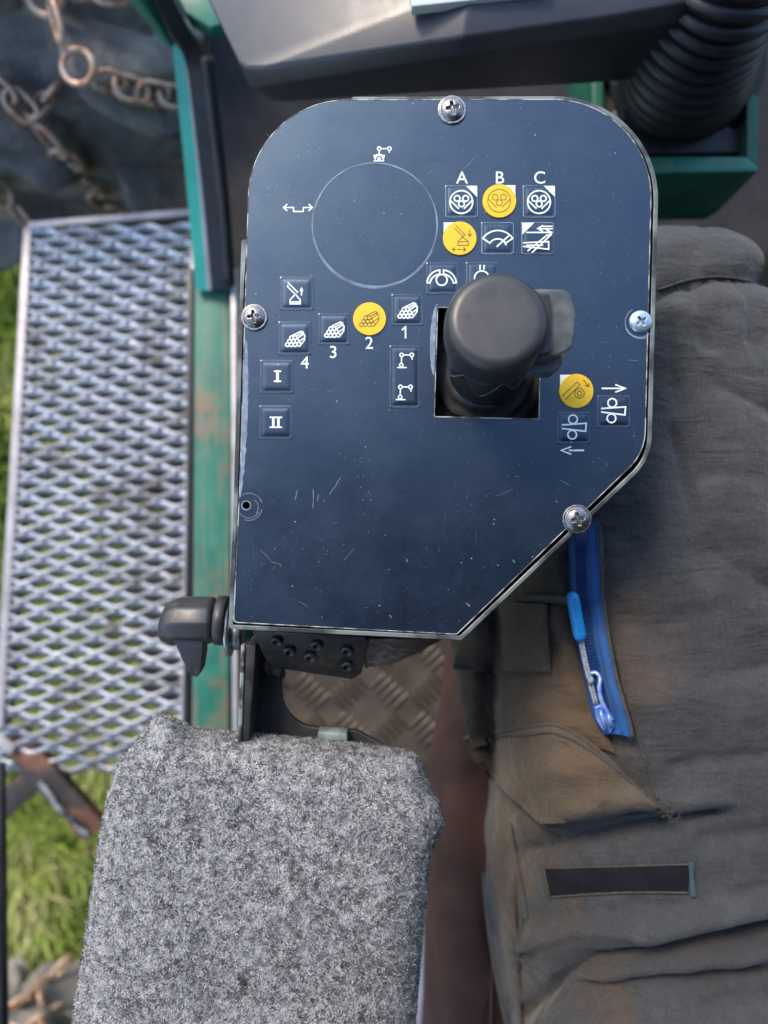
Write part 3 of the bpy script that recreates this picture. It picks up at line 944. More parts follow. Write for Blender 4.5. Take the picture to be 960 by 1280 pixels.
# ------------------------------------------------------------------ seat and pale box
def rbox(x0, x1, y0, y1, z0, z1, e=0.35, nu=48, nv=28, shape=None):
    """superellipsoid box"""
    cx, cy, cz = (x0 + x1) / 2, (y0 + y1) / 2, (z0 + z1) / 2
    a, b, c = (x1 - x0) / 2, (y1 - y0) / 2, (z1 - z0) / 2
    v, f = [], []
    sg = lambda t, p: math.copysign(abs(t) ** p, t)
    for i in range(nv + 1):
        la = -math.pi / 2 + math.pi * i / nv
        for k in range(nu):
            lo = 2 * math.pi * k / nu
            q = Vector((cx + a * sg(math.cos(la), e) * sg(math.cos(lo), e), cy + b * sg(math.cos(la), e) * sg(math.sin(lo), e), cz + c * sg(math.sin(la), e)))
            v.append(shape(q) if shape else q)
    for i in range(nv):
        for k in range(nu):
            f.append([i * nu + k, i * nu + (k + 1) % nu, (i + 1) * nu + (k + 1) % nu, (i + 1) * nu + k])
    return v, f
st = empty('operator_seat', (0.25, -0.35, FZ), 'reddish brown cloth operator seat under the trousers', 'seat')
def seat_shape(q):
    q = q.copy()
    q.x -= 0.02 * max(0, (-0.18 - q.y)) / 0.3 if q.x < 0.2 else 0
    q.x += 0.10 * max(0, (q.y + 0.16) / 0.22) ** 2 if q.x < 0.2 else 0
    q.z += 0.0015 * n3(q.x * 40, q.y * 40, q.z * 40)
    return q
obj('cushion', *rbox(0.052, 0.46, -0.62, 0.0, -0.38, -0.255, 0.28, 96, 48, seat_shape), MT['seat'], st, True)
def bol(q):
    q = q.copy()
    q.x += 0.05 * max(0, (q.y + 0.24) / 0.22) ** 1.6
    q.x += 0.004 * n3(0, q.y * 12, q.z * 8)
    q.z += 0.002 * n3(q.x * 30, q.y * 30, 0)
    return q
obj('side_bolster', *rbox(0.036, 0.125, -0.64, -0.055, -0.36, -0.205, 0.5, 96, 48, bol), MT['seat'], st, True)
# piping seam along the bolster
v, f = sweep(spline([bol(Vector((0.079, y, -0.2035))) for y in (-0.6, -0.5, -0.4, -0.3, -0.2, -0.12)], 40), 0.0016, 8)
obj('piping', v, f, MT['seat'], st, True)
obj('pedestal', *box(0.12, 0.38, -0.55, -0.12, FZ + 0.0, -0.37), MT['black_paint'], st)
v, f = rbox(-0.03, 0.058, -0.75, -0.35, FZ + 0.001, -0.34, 0.2, 40, 24)
pbx = obj('storage_box', v, f, MT['pale'], None, True)
tag(pbx, 'pale white plastic box between the grey armrest and the brown seat', 'storage box')

# ------------------------------------------------------------------ the operator's legs in work trousers
def to_px(p):
    s = FPX / (D - p.z)
    return 480 + p.x * s, 640 - p.y * s
# creases (sharp valleys), rolls (rounded ridges) of the cloth: polyline, width, height in metres
VALLEYS = [
    ([(815, 372), (850, 352), (890, 340), (930, 341), (975, 356)], 9, -0.009),
    ([(646, 1272), (690, 1228), (740, 1204), (840, 1188), (980, 1158)], 11, -0.015), ([(700, 1244), (800, 1230), (980, 1222)], 9, -0.008),
    ([(645, 1066), (720, 1052), (830, 1030), (900, 1024)], 9, -0.008), ([(660, 1152), (740, 1142), (860, 1130), (980, 1108)], 10, -0.006),
    ([(760, 1268), (860, 1256), (980, 1244)], 9, -0.007), ([(872, 300), (866, 350), (884, 430)], 10, -0.003), ([(926, 352), (946, 420)], 10, -0.004),
    ([(845, 540), (872, 650)], 12, -0.004), ([(900, 690), (980, 750)], 12, -0.003), ([(835, 400), (850, 500)], 12, -0.003),
    ([(880, 850), (980, 830)], 14, -0.003), ([(840, 960), (980, 940)], 12, -0.004), ([(880, 1050), (980, 1040)], 9, -0.004),
    ([(650, 1010), (690, 1048)], 9, -0.005), ([(668, 1190), (720, 1172), (790, 1168)], 8, -0.005), ([(820, 780), (900, 760)], 14, -0.002),
    ([(905, 480), (980, 520)], 16, -0.003), ([(890, 590), (980, 600)], 14, -0.002),
]
ROLLS = [
    ([(655, 1180), (700, 1172), (800, 1158), (980, 1130)], 24, 0.011), ([(690, 1222), (800, 1208), (980, 1190)], 15, 0.006), ([(690, 1278), (980, 1268)], 22, 0.011),
    ([(815, 318), (880, 304), (975, 326)], 22, 0.006), ([(830, 395), (900, 372), (975, 388)], 20, 0.004), ([(660, 1030), (780, 1012), (900, 1000)], 15, 0.005),
    ([(800, 560), (830, 700)], 30, 0.004), ([(920, 560), (940, 700)], 34, 0.004), ([(800, 880), (980, 880)], 34, 0.004),
]
def poly_dist(px, py, pts):
    best = np.full(px.shape, 1e9)
    for (x0, y0), (x1, y1) in zip(pts[:-1], pts[1:]):
        dx, dy = x1 - x0, y1 - y0
        t = np.clip(((px - x0) * dx + (py - y0) * dy) / (dx * dx + dy * dy), 0, 1)
        best = np.minimum(best, np.hypot(px - x0 - dx * t, py - y0 - dy * t))
    return best
def leg_mesh(path, rad, detail=True):
    n, seg = (420, 300) if detail else (60, 40)
    sp = spline(path, n)
    rr = spline([Vector((r, 0, 0)) for r in rad], n)
    P_, C_ = np.zeros((n, seg, 3)), np.zeros((n, seg, 3))
    a = 2 * np.pi * np.arange(seg) / seg
    ca, sa = np.cos(a), np.sin(a)
    e = 0.88
    fx = np.sign(ca) * np.abs(ca) ** e * 1.04; fz = np.sign(sa) * np.abs(sa) ** e * 0.94
    for i, c in enumerate(sp):
        t = (sp[min(i + 1, n - 1)] - sp[max(i - 1, 0)]).normalized()
        s = Vector((1, 0, 0)); s = (s - t * s.dot(t)).normalized()
        u = s.cross(t)
        if u.z < 0 and abs(t.z) < 0.7: u = -u
        r = rr[i].x
        P_[i] = np.array(c) + np.outer(fx * r, np.array(s)) + np.outer(fz * r, np.array(u))
        C_[i] = np.array(c)
    if detail:
        N_ = P_ - C_
        N_ /= np.linalg.norm(N_, axis=2, keepdims=True)
        sc_ = FPX / (D - P_[..., 2])
        px, py = 480 + P_[..., 0] * sc_, 640 - P_[..., 1] * sc_
        up = np.clip((N_[..., 2] + 0.45) / 0.3, 0, 1)
        # creases wander a little
        wx = np.array([noise.noise(Vector((x * 0.02, y * 0.02, 1.0))) for x, y in zip(px.ravel(), py.ravel())]).reshape(px.shape) * 7
        dd = np.zeros(px.shape)
        for pts, w_, h in VALLEYS: dd += 1.4 * h * np.exp(-poly_dist(px, py + wx, pts) / w_)
        for pts, w_, h in ROLLS: dd += 1.3 * h * np.exp(-(poly_dist(px, py + wx, pts) / w_) ** 2)
        dd *= up
        fl_ = P_.reshape(-1, 3)
        ns = np.array([0.0060 * noise.noise(Vector((q[0] * 8, q[1] * 15, q[2] * 8))) + 0.0032 * noise.noise(Vector((q[0] * 22, q[1] * 36, q[2] * 22))) + 0.0011 * noise.noise(Vector((q[0] * 70, q[1] * 95, q[2] * 70))) for q in fl_]).reshape(px.shape)
        P_ = P_ + N_ * (dd + ns)[..., None]
    v = [Vector(q) for q in P_.reshape(-1, 3)]
    f = []
    for i in range(n - 1):
        for k in range(seg):
            f.append([i * seg + k, i * seg + (k + 1) % seg, (i + 1) * seg + (k + 1) % seg, (i + 1) * seg + k])
    f.append(list(range(seg))); f.append([(n - 1) * seg + k for k in range(seg)])
    return v, f
Lp = [(0.245, -0.56, -0.175), (0.215, -0.40, -0.170), (0.190, -0.25, -0.166), (0.180, -0.10, -0.160), (0.180, 0.03, -0.157), (0.183, 0.105, -0.170), (0.186, 0.128, -0.225), (0.188, 0.115, -0.32), (0.190, 0.09, -0.47)]
Lr = [0.120, 0.118, 0.110, 0.103, 0.094, 0.088, 0.082, 0.074, 0.070]
lv, lf = leg_mesh(Lp, Lr)
leg_bvh = BVHTree.FromPolygons([tuple(q) for q in lv], lf)
Rp = [(0.345, -0.56, -0.175), (0.40, -0.40, -0.170), (0.43, -0.25, -0.166), (0.445, -0.10, -0.160), (0.45, 0.03, -0.157), (0.455, 0.105, -0.170), (0.46, 0.128, -0.225), (0.46, 0.115, -0.32), (0.46, 0.09, -0.47)]
rv, rf_ = leg_mesh(Rp, Lr, detail=False)
# one continuous body: both legs meet in the lap
pv, pf = rbox(0.14, 0.45, -0.74, -0.42, -0.27, -0.02, 0.6, 48, 28)
bv_, bf_ = join([(lv, lf), (rv, rf_), (pv, pf)])
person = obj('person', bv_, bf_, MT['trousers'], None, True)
fix_normals(person)
tag(person, 'seated person in worn grey brown work trousers, thigh and knee showing beside the panel', 'person')
for (x, y) in ((0.19, 0.10), (0.46, 0.10)):
    v, f = rbox(x - 0.052, x + 0.052, y - 0.09, y + 0.20, FZ + 0.014, FZ + 0.115, 0.55, 36, 20)
    obj('boot', v, f, MT['boot'], person, True)

def onleg(px, py, lift=0.0):
    d = (at(px, py, -1) - Vector((0, 0, D))).normalized()
    h = leg_bvh.ray_cast(Vector((0, 0, D)), d)
    if h[0] is None:
        return None
    return h[0] + h[1] * lift if h[1].z > 0 else h[0] - h[1] * lift

def onleg_safe(px, py, lift, zdef=-0.16):
    p = onleg(px, py, lift)
    return p if p is not None else at(px, py, zdef)

def patch(poly_px, nu, nv, lift, thick, m, name, parent, bulge=0.0, wob=0.0, zdef=-0.165, crisp=0.35):
    """cloth piece conforming to the leg; poly_px = 4 corners (tl, tr, br, bl) or a callable (u,v)->px"""
    fn = poly_px if callable(poly_px) else (lambda u, w: (
        (poly_px[0][0] * (1 - u) + poly_px[1][0] * u) * (1 - w) + (poly_px[3][0] * (1 - u) + poly_px[2][0] * u) * w,
        (poly_px[0][1] * (1 - u) + poly_px[1][1] * u) * (1 - w) + (poly_px[3][1] * (1 - u) + poly_px[2][1] * u) * w))
    top, bot = [], []
    for j in range(nv + 1):
        for i in range(nu + 1):
            u, w_ = i / nu, j / nv
            px, py = fn(u, w_)
            edge = min(u, 1 - u, w_, 1 - w_)
            e = min(1, edge / 0.10)
            e = 1 - (1 - e) ** 2
            b = bulge * math.sin(math.pi * u) ** 0.6 * math.sin(math.pi * w_) ** 0.6
            q = wob * (n3(px * 0.022, py * 0.03, 3.3) + 0.5 * n3(px * 0.06, py * 0.05, 1.3))
            l0 = onleg(px, py, 0.0)
            if l0 is None:
                l0 = at(px, py, zdef)
            p = l0 + Vector((0, 0, lift + thick * (crisp + (1 - crisp) * e) + b + q * e))
            # keep it on the ray so its outline stays true
            s = (D - p.z) / FPX
            p = Vector(((px - 480) * s, (640 - py) * s, p.z))
            top.append(p); bot.append(p - Vector((0, 0, thick + 0.006 + b)))
    # ease the height so cloth spans small hollows and the leg's edge
    W_ = nu + 1
    zz = np.array([p.z for p in top]).reshape(nv + 1, W_)
    for _ in range(3):
        z2 = zz.copy()
        z2[1:-1, 1:-1] = (zz[1:-1, 1:-1] * 2 + zz[:-2, 1:-1] + zz[2:, 1:-1] + zz[1:-1, :-2] + zz[1:-1, 2:]) / 6
        zz = z2
    for k, p in enumerate(top): p.z = float(zz.ravel()[k])
    v = top + bot
    N = len(top)
    f = []
    for j in range(nv):
        for i in range(nu):
            a = j * W_ + i
            f.append([a, a + 1, a + W_ + 1, a + W_])
            f.append([N + a, N + a + W_, N + a + W_ + 1, N + a + 1])
    for i in range(nu):
        f.append([i, N + i, N + i + 1, i + 1])
        a = nv * W_ + i
        f.append([a, a + 1, N + a + 1, N + a])
    for j in range(nv):
        a = j * W_
        f.append([a, a + W_, N + a + W_, N + a])
        a = j * W_ + nu
        f.append([a, N + a, N + a + W_, a + W_])
    o = obj(name, v, f, m, parent, True)
    fix_normals(o); smooth_by_angle(o, 60)
    vals = [top[j * W_: (j + 1) * W_] for j in range(nv + 1)]
    return o, fn, vals

def bil(vals, u, w_):
    nv, nu = len(vals) - 1, len(vals[0]) - 1
    a, b = u * nu, w_ * nv
    i, j = min(int(a), nu - 1), min(int(b), nv - 1)
    s, t = a - i, b - j
    return (vals[j][i] * (1 - s) + vals[j][i + 1] * s) * (1 - t) + (vals[j + 1][i] * (1 - s) + vals[j + 1][i + 1] * s) * t

def stitch_tube(vals, uv, r, m, name, parent, lift=0.0004):
    pts = [bil(vals, u, w_) + Vector((0, 0, lift)) for u, w_ in uv]
    v, f = sweep(spline(pts, max(8, len(pts) * 4)), r, 6)
    return obj(name, v, f, m, parent, True)

# cargo pocket on the outside of the thigh
def pk(u, w_):
    xl = np.interp(w_, [0, .42, .44, .8, 1], [640, 566, 560, 578, 590]); xr = np.interp(w_, [0, .3, .6, .85, 1], [712, 712, 728, 752, 770])
    yt = 668 + 6 * u; yb = 935 - 18 * math.sin(u * 3) + 10 * u
    return xl + (xr - xl) * u, yt + (yb - yt) * w_
cp, pf_, pv_ = patch(pk, 30, 44, 0.002, 0.003, MT['pocket'], 'cargo_pocket', person, 0.010, 0.008, -0.135)
def pk2(u, w_):
    x = 562 + 122 * u + 4 * w_; y = 752 + 4 * u + (84 + 4 * math.sin(u * 3)) * w_
    return x + 26 * (1 - w_) * (1 - u), y
fl1, _, v1 = patch(pk2, 22, 16, 0.017, 0.0026, MT['pocket'], 'pocket_flap', cp, 0.004, 0.005, -0.125, 0.9)
stitch_tube(v1, [(i / 10, 0.97) for i in range(11)], 0.0006, MT['seam'], 'seam', cp)
stitch_tube(v1, [(0.97, i / 10) for i in range(11)], 0.0008, MT['seam'], 'seam', cp)
def pk3(u, w_):
    x = 632 + 82 * u; y = 742 + 5 * u + 9 * w_
    return x, y
sm, _, v2 = patch(pk3, 14, 4, 0.016, 0.002, MT['seam'], 'belt_seam', cp, 0.001, 0.001, -0.122)

# large curved flap with double stitched edge
def big(u, w_):
    yt = 925 - 26 * math.sin(min(1, u * 1.25) * math.pi * 0.62) + (max(0, u - 0.42) / 0.58) ** 1.35 * 118
    yb = np.interp(u, [0, .2, .35, .6, .85, 1.0], [948, 998, 1030, 1028, 1014, 1016])
    x = 580 + 252 * u + 10 * w_ * (1 - u)
    return x, yt + (max(yb, yt + 2) - yt) * w_
bf, _, v3 = patch(big, 44, 22, 0.007, 0.0045, MT['pocket'], 'pocket_flap', person, 0.009, 0.007, -0.15, 0.9)
bf['label'] = 'curved pocket flap with double stitched upper edge'
for q in (0.03, 0.10):
    stitch_tube(v3, [(0.05 + 0.95 * i / 24, q) for i in range(25)], 0.0007, MT['seam'], 'seam', bf, 0.0004)
# frayed corner at the flap's tip
tipp = v3[0][-1]
for k in range(14):
    a = random.uniform(-0.6, 2.2); L = random.uniform(0.003, 0.009)
    b0 = tipp + Vector((random.uniform(-.003, .002), random.uniform(-.005, .004), 0.001))
    v, f = sweep([b0, b0 + Vector((math.cos(a), math.sin(a), 0.4)) * L * 0.5, b0 + Vector((math.cos(a + .5), math.sin(a + .5), 0.3)) * L], 0.00022, 5)
    obj('loose_thread', v, f, MT['seam'], bf)

# elastic strip with teal stitched ends
def el(u, w_):
    x = 678 + 184 * u + (8 - 10 * u) * w_; y = 1085 - 5 * u + (36 - 3 * math.sin(u * 3)) * w_
    return x, y
es, _, v4 = patch(el, 30, 8, 0.0005, 0.0012, MT['elastic'], 'elastic_strip', person, 0.0, 0.0004)
def el2(u, w_): return 861 + 6 * u + 4 * w_, 1079 + 42 * w_
patch(el2, 4, 10, 0.0014, 0.0012, MT['teal'], 'end_stitching', es, 0, 0)
def el3(u, w_): return 675 + 5 * u + 8 * w_, 1082 + 38 * w_
patch(el3, 3, 10, 0.0012, 0.001, MT['seam'], 'end_stitching', es, 0, 0)
for wv in (0.0, 1.0):
    stitch_tube(v4, [(i / 16, wv) for i in range(17)], 0.0006, MT['seam'], 'seam', es, 0.0006)
# loose cloth fold hanging over the seat edge
def lo(u, w_): return 604 + 40 * u + 12 * w_ + 22 * w_ * w_ * (1 - u), 1096 + 4 * math.sin(u * 3) + 215 * w_
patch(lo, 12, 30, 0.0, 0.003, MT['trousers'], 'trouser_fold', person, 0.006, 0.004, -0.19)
def ts(u, w_): return 651 + 5 * u + 3 * w_, 1122 + 26 * w_
patch(ts, 3, 6, 0.001, 0.001, MT['teal'], 'teal_tab', person, 0, 0, -0.15)

# blue zip
def zp(u, w_):
    ys = [655, 740, 800, 850, 900, 922]
    y = 655 + 267 * w_
    xl = np.interp(y, ys, [713, 715, 722, 733, 744, 756]); xr = np.interp(y, ys, [750, 753, 762, 772, 787, 792])
    return xl + (xr - xl) * u, y - 3 * math.sin(u * 3) + (6 * u - 4) * (w_ > 0.97)
zo, _, v5 = patch(zp, 10, 44, 0.010, 0.0015, MT['blue'], 'zip', person, 0.0, 0.0006)
# teeth along the middle
tv, tf = [], []
for k in range(62):
    c = bil(v5, 0.36, 0.005 + 0.93 * k / 61); d_ = bil(v5, 0.36, min(1, 0.02 + 0.93 * k / 61)) - c
    d_.normalize(); s_ = Vector((d_.y, -d_.x, 0)).normalized()
    a = [c + s_ * (0.0036 * i) + d_ * (0.00075 * j) for i, j in ((-1, -1), (1, -1), (1, 1), (-1, 1))]
    V_, F_ = prism([q + Vector((0, 0, 0.0012)) for q in a], [q + Vector((0, 0, -0.0005)) for q in a])
    off = len(tv); tv += V_; tf += [[i + off for i in q] for q in F_]
tt = obj('zip_teeth', tv, tf, MT['blue_teeth'], zo); tag(tt, kind='stuff')
for u in (0.62, 0.9, 0.98):
    stitch_tube(v5, [(u, 0.01 + 0.98 * i / 30) for i in range(31)], 0.0006 if u < .95 else 0.0011, MT['blue'] if u < .95 else MT['seam'], 'tape_edge', zo, 0.0003)
# pull: moulded tab, cord, ring, slider
pz = bil(v5, 0.1, 0.5).z + 0.004
def zpt(px, py, dz=0.0): return at(px, py, bil(v5, 0.3, max(0, min(1, (py - 655) / 267))).z + 0.0045 + dz)
tabp = spline([zpt(714, 740, .003), zpt(717, 752, .003), zpt(721, 775, .003), zpt(726, 800, .002)], 20)
tr = [0.0012, 0.0024, 0.0031, 0.0034, 0.0035, 0.0036, 0.0036, 0.0037, 0.0036, 0.0038, 0.0036, 0.0038, 0.0036, 0.0038, 0.0037, 0.0038, 0.0038, 0.0038, 0.0036, 0.0028]
v, f = sweep(tabp, tr, 12)
obj('pull_tab', v, f, MT['blue_pull'], zo, True)
for dx in (-1.6, 1.8):
    v, f = sweep(spline([zpt(726 + dx, 798), zpt(731 + dx, 825), zpt(737 + dx, 850), zpt(745 + dx, 880, .000)], 14), 0.00085, 8)
    obj('pull_cord', v, f, MT['cord'], zo, True)
v, f = sweep([zpt(735, 851, .002), zpt(741, 850, .002)], [0.0022, 0.0022], 8)
obj('cord_knot', v, f, MT['cord'], zo, True)
v, f = sweep(spline([zpt(738, 842, .0), zpt(745, 841, .001), zpt(750, 848, .002), zpt(749, 860, .002), zpt(752, 876, .002), zpt(760, 892, .0015), zpt(765, 900, .001)], 30), 0.0013, 8)
obj('pull_ring', v, f, MT['slider'], zo, True)
sbp = [(743, 884), (752, 880), (765, 893), (769, 908), (764, 918), (754, 914), (746, 900)]
zs = bil(v5, 0.35, 0.93).z
tpp = [at(x, y, zs + 0.0045) for x, y in sbp]
so = obj('zip_slider', *prism(tpp, [q - Vector((0, 0, .005)) for q in tpp]), MT['slider'], zo); fix_normals(so); bevel(so, 0.0012, 3)
for a_, b_ in (((750, 888), (758, 912)), ((760, 892), (764, 908))):
    v, f = sweep([at(*a_, zs + .0055), at(*b_, zs + .0055)], 0.0011, 8)
    obj('slider_bridge', v, f, MT['slider'], zo, True)

# seams running on the thigh itself
def seam_px(pts, r=0.0008, m='seam'):
    sp = spline([Vector((a, b, 0)) for a, b in pts], 40)
    q = [onleg_safe(p.x, p.y, 0.0006) for p in sp]
    for _ in range(2):
        q = [q[0]] + [(q[i - 1] + q[i] * 2 + q[i + 1]) / 4 for i in range(1, 39)] + [q[-1]]
    v, f = sweep(q, r, 6)
    obj('seam', v, f, MT[m], person, True)
seam_px([(822, 362), (860, 350), (905, 346), (955, 356)])
seam_px([(752, 668), (758, 760), (778, 850), (800, 930), (812, 965), (822, 1000)], 0.0010)
seam_px([(640, 1030), (650, 1090), (656, 1130), (648, 1180)], 0.0009)

# ------------------------------------------------------------------ armrest wrapped in grey wool
AZ = -0.002
def arm_shape(q):
    """q in unit box -1..1 (x across, y front = +1, z up)"""
    u, w_, h = q
    t = (1 - w_) / 2                       # 0 front, 1 rear
    py = 950 + 20 * (u) + t * 560
    xl = np.interp(py, [900, 960, 1050, 1280, 1500], [134, 121, 106, 72, 46]); xr = np.interp(py, [900, 960, 1040, 1280, 1500], [546, 549, 548, 524, 507])
    px = (xl + xr) / 2 + (xr - xl) / 2 * u
    p = at(px, py, AZ)
    p.z = AZ - 0.036 + 0.036 * h
    return p
def arm():
    nu, nv = 360, 220
    v, f, nb = [], [], []
    sg = lambda t, p: math.copysign(abs(t) ** p, t)
    for i in range(nv + 1):
        la = -math.pi / 2 + math.pi * i / nv
        for k in range(nu):
            lo_ = 2 * math.pi * k / nu
            e1, e2 = 0.50, 0.26
            u = sg(math.cos(la), e1) * sg(math.cos(lo_), e2)
            w_ = sg(math.cos(la), e1 * 0.8) * sg(math.sin(lo_), e2)
            h = sg(math.sin(la), 0.62)
            p = arm_shape((u, w_, h))
            px, py = to_px(p)
            # bunched corners and slight quilting of the wrap
            for (ex, ey, amp, sx, sy, dx, dy, dz) in ((206, 912, 1.0, 24, 26, -0.001, 0.0105, 0.006), (545, 1022, 1.0, 24, 30, 0.006, 0.0, 0.004), (516, 958, 1.0, 24, 20, 0.000, 0.006, 0.004)):
                g = math.exp(-((px - ex) / sx) ** 2 - ((py - ey) / sy) ** 2) * amp
                if h > -0.5: p += Vector((dx, dy, dz)) * g
            g2 = 0.0030 * n3(p.x * 22, p.y * 22, p.z * 22) + 0.0007 * n3(p.x * 75, p.y * 75, p.z * 75) + 0.00035 * n3(p.x * 260, p.y * 260, p.z * 260)
            p += Vector((0.4, 0.5, 0.75)) * g2
            v.append(p)
    for i in range(nv):
        for k in range(nu):
            f.append([i * nu + k, i * nu + (k + 1) % nu, (i + 1) * nu + (k + 1) % nu, (i + 1) * nu + k])
    return v, f
av, af = arm()
armrest = empty('armrest', at(320, 1250, -0.11), 'armrest pad wrapped in fuzzy heather grey wool below the control panel', 'armrest')
cover = obj('wool_cover', av, af, MT['wool'], armrest, True)
fix_normals(cover)
# loose wool fibres
T2 = Matrix.Rotation(1.1, 3, 'X') @ Matrix.Rotation(0.9, 3, 'Z') @ Matrix.Rotation(0.6, 3, 'Y')
TW = Matrix.Rotation(0.7, 3, 'X') @ Matrix.Rotation(0.5, 3, 'Y') @ Matrix.Rotation(0.4, 3, 'Z')
def fibres(count, m, name, wmul, lmul, seed, sgn):
    g = np.random.default_rng(seed)
    me = cover.data
    nvv = len(me.vertices)
    co = np.empty(nvv * 3); me.vertices.foreach_get('co', co); co = co.reshape(-1, 3)
    no = np.empty(nvv * 3); me.vertices.foreach_get('normal', no); no = no.reshape(-1, 3)
    off = np.array(armrest.location)
    wco = co + off
    ok = np.array([(len(p.vertices) == 4) and p.normal.z > -0.35 and p.area > 1e-9 for p in me.polygons])
    ids = np.where(ok)[0]
    ar = np.array([me.polygons[i].area for i in ids]); pyc = np.array([me.polygons[i].center.y + off[1] for i in ids])
    ar = ar * (pyc > -0.30)
    pick = g.choice(ids, count * 2, p=ar / ar.sum())
    count = count * 2
    vi = np.array([list(me.polygons[i].vertices) for i in pick])
    s, t = g.random((count, 1)), g.random((count, 1))
    c = (co[vi[:, 0]] * (1 - s) + co[vi[:, 1]] * s) * (1 - t) + (co[vi[:, 3]] * (1 - s) + co[vi[:, 2]] * s) * t
    def heather(q):
        q = TW @ Vector(q)
        return noise.noise(q * 270) + 0.7 * noise.noise(T2 @ q * 520 + Vector((7, 1, 4))) + 0.45 * noise.noise(T2 @ (T2 @ q) * 130 + Vector((2, 5, 9)))
    cl_ = np.array([heather(q) for q in c])
    keep = g.random(count) < np.clip(0.48 + sgn * cl_ * 0.75, 0.04, 1)
    c, vi = c[keep], vi[keep]; count = len(c)
    nn = no[vi[:, 0]] + no[vi[:, 2]]; nn /= np.linalg.norm(nn, axis=1, keepdims=True) + 1e-9
    rd = g.normal(size=(count, 3)); rd -= nn * (rd * nn).sum(1, keepdims=True); rd /= np.linalg.norm(rd, axis=1, keepdims=True) + 1e-9
    lf_ = g.random((count, 1)) ** 1.5 * 0.7 + 0.1
    L = g.uniform(0.0012, 0.0036, (count, 1)) * lmul
    d1 = rd * (1 - lf_ * 0.5) + nn * lf_
    curl = np.cross(nn, rd) * g.normal(0, 0.5, (count, 1))
    p0 = c - nn * 0.0002
    p1 = c + d1 * L * 0.5
    p2 = c + (d1 + curl * 0.8 - nn * lf_ * 0.4) * L
    sd = np.cross(d1, nn); sd /= np.linalg.norm(sd, axis=1, keepdims=True) + 1e-9
    wd = g.uniform(0.00007, 0.00014, (count, 1)) * wmul
    V = np.stack([p0 - sd * wd, p0 + sd * wd, p1 + sd * wd, p1 - sd * wd, p2], 1)
    b = np.arange(count) * 5
    quads = np.stack([b, b + 1, b + 2, b + 3], 1); tris = np.stack([b + 3, b + 2, b + 4], 1)
    loops = np.concatenate([quads.ravel(), tris.ravel()])
    starts = np.concatenate([np.arange(count) * 4, count * 4 + np.arange(count) * 3])
    m2 = bpy.data.meshes.new(name)
    m2.vertices.add(count * 5); m2.vertices.foreach_set('co', V.ravel())
    m2.loops.add(len(loops)); m2.loops.foreach_set('vertex_index', loops.astype(np.int32))
    m2.polygons.add(2 * count); m2.polygons.foreach_set('loop_start', starts.astype(np.int32))
    m2.update(calc_edges=True)
    m2.materials.append(m)
    o = bpy.data.objects.new(name, m2); COL.objects.link(o); o.parent = armrest
    tag(o, kind='stuff')
fibres(56000, MT['fibre_light'], 'pale_fibres', 0.9, 0.85, 1, 1)
fibres(66000, MT['fibre_dark'], 'dark_fibres', 1.1, 0.85, 2, -1)

# ------------------------------------------------------------------ bracket between armrest and panel
bk = empty('bracket', at(330, 900, -0.10), 'black steel bracket with chipped edge joining armrest and control panel', 'bracket')
# upright side plate, seen on its chipped edge
o = plate_px([(304, 806), (320, 806), (309, 950), (298, 950)], -0.030, 0.05, MT['black_paint'], 'side_plate', bk, 0.001)
plate_px([(301, 806), (306, 806), (301, 950), (296, 950)], -0.0285, 0.02, MT['chipped'], 'chipped_edge', bk, 0.0006)
lp = rounded([(314, 800), (352, 800), (352, 906, 45), (446, 913), (506, 946, 10), (512, 1000), (312, 1000)], 12)
zB = -0.062
loop = [tuple(at(x, y, zB).xy) for x, y in lp]
from_mesh('base_plate', filled([loop], zB - 0.005, zB, 0.0008), MT['black_paint'], bk)
o = plate_px([(322, 812), (352, 806), (356, 850), (330, 842)], zB + 0.003, 0.008, MT['chipped'], 'weld', bk, 0.002)
# square nut on the plate
o = plate_px([(397, 914), (434, 916), (434, 952), (396, 950)], zB + 0.012, 0.012, MT['nut'], 'nut', bk, 0.0015)
v, f = lathe([(0, .0045), (.85, .0045), (1, .0035)], at(415, 938, zB + 0.010), at(415, 938, zB + 0.016), 16)
obj('bolt', v, f, MT['nut'], bk, True)
# clamp block with socket screws
tb = [at(314, 788, -0.012), at(456, 796, -0.012), at(461, 803, -0.016), at(452, 842, -0.034), at(440, 850, -0.036), at(336, 834, -0.034)]
o = obj('clamp_block', *prism(tb, [q + Vector((0, 0.006, -0.022)) for q in tb]), MT['rusty_block'], bk); fix_normals(o); bevel(o, 0.0012)
def on_block(px, py):
    # plane through three block corners
    a, b, c = tb[0], tb[1], tb[4]
    nrm = (b - a).cross(c - a)
    d = (at(px, py, -1) - Vector((0, 0, D)))
    t = (a - Vector((0, 0, D))).dot(nrm) / d.dot(nrm)
    nrm.normalize()
    if nrm.z < 0: nrm = -nrm
    return Vector((0, 0, D)) + d * t, nrm
for (px, py) in ((346, 801), (396, 806), (434, 813), (362, 814), (388, 821), (434, 832)):
    p, nrm = on_block(px, py)
    v, f = lathe([(0, .0034), (.75, .0034), (1, .0030), (1.0, .0017), (.45, .0016), (.45, .0002)], p - nrm * 0.001, p + nrm * 0.0017, 20)
    obj('socket_screw', v, f, MT['rusty_block'], bk, True)

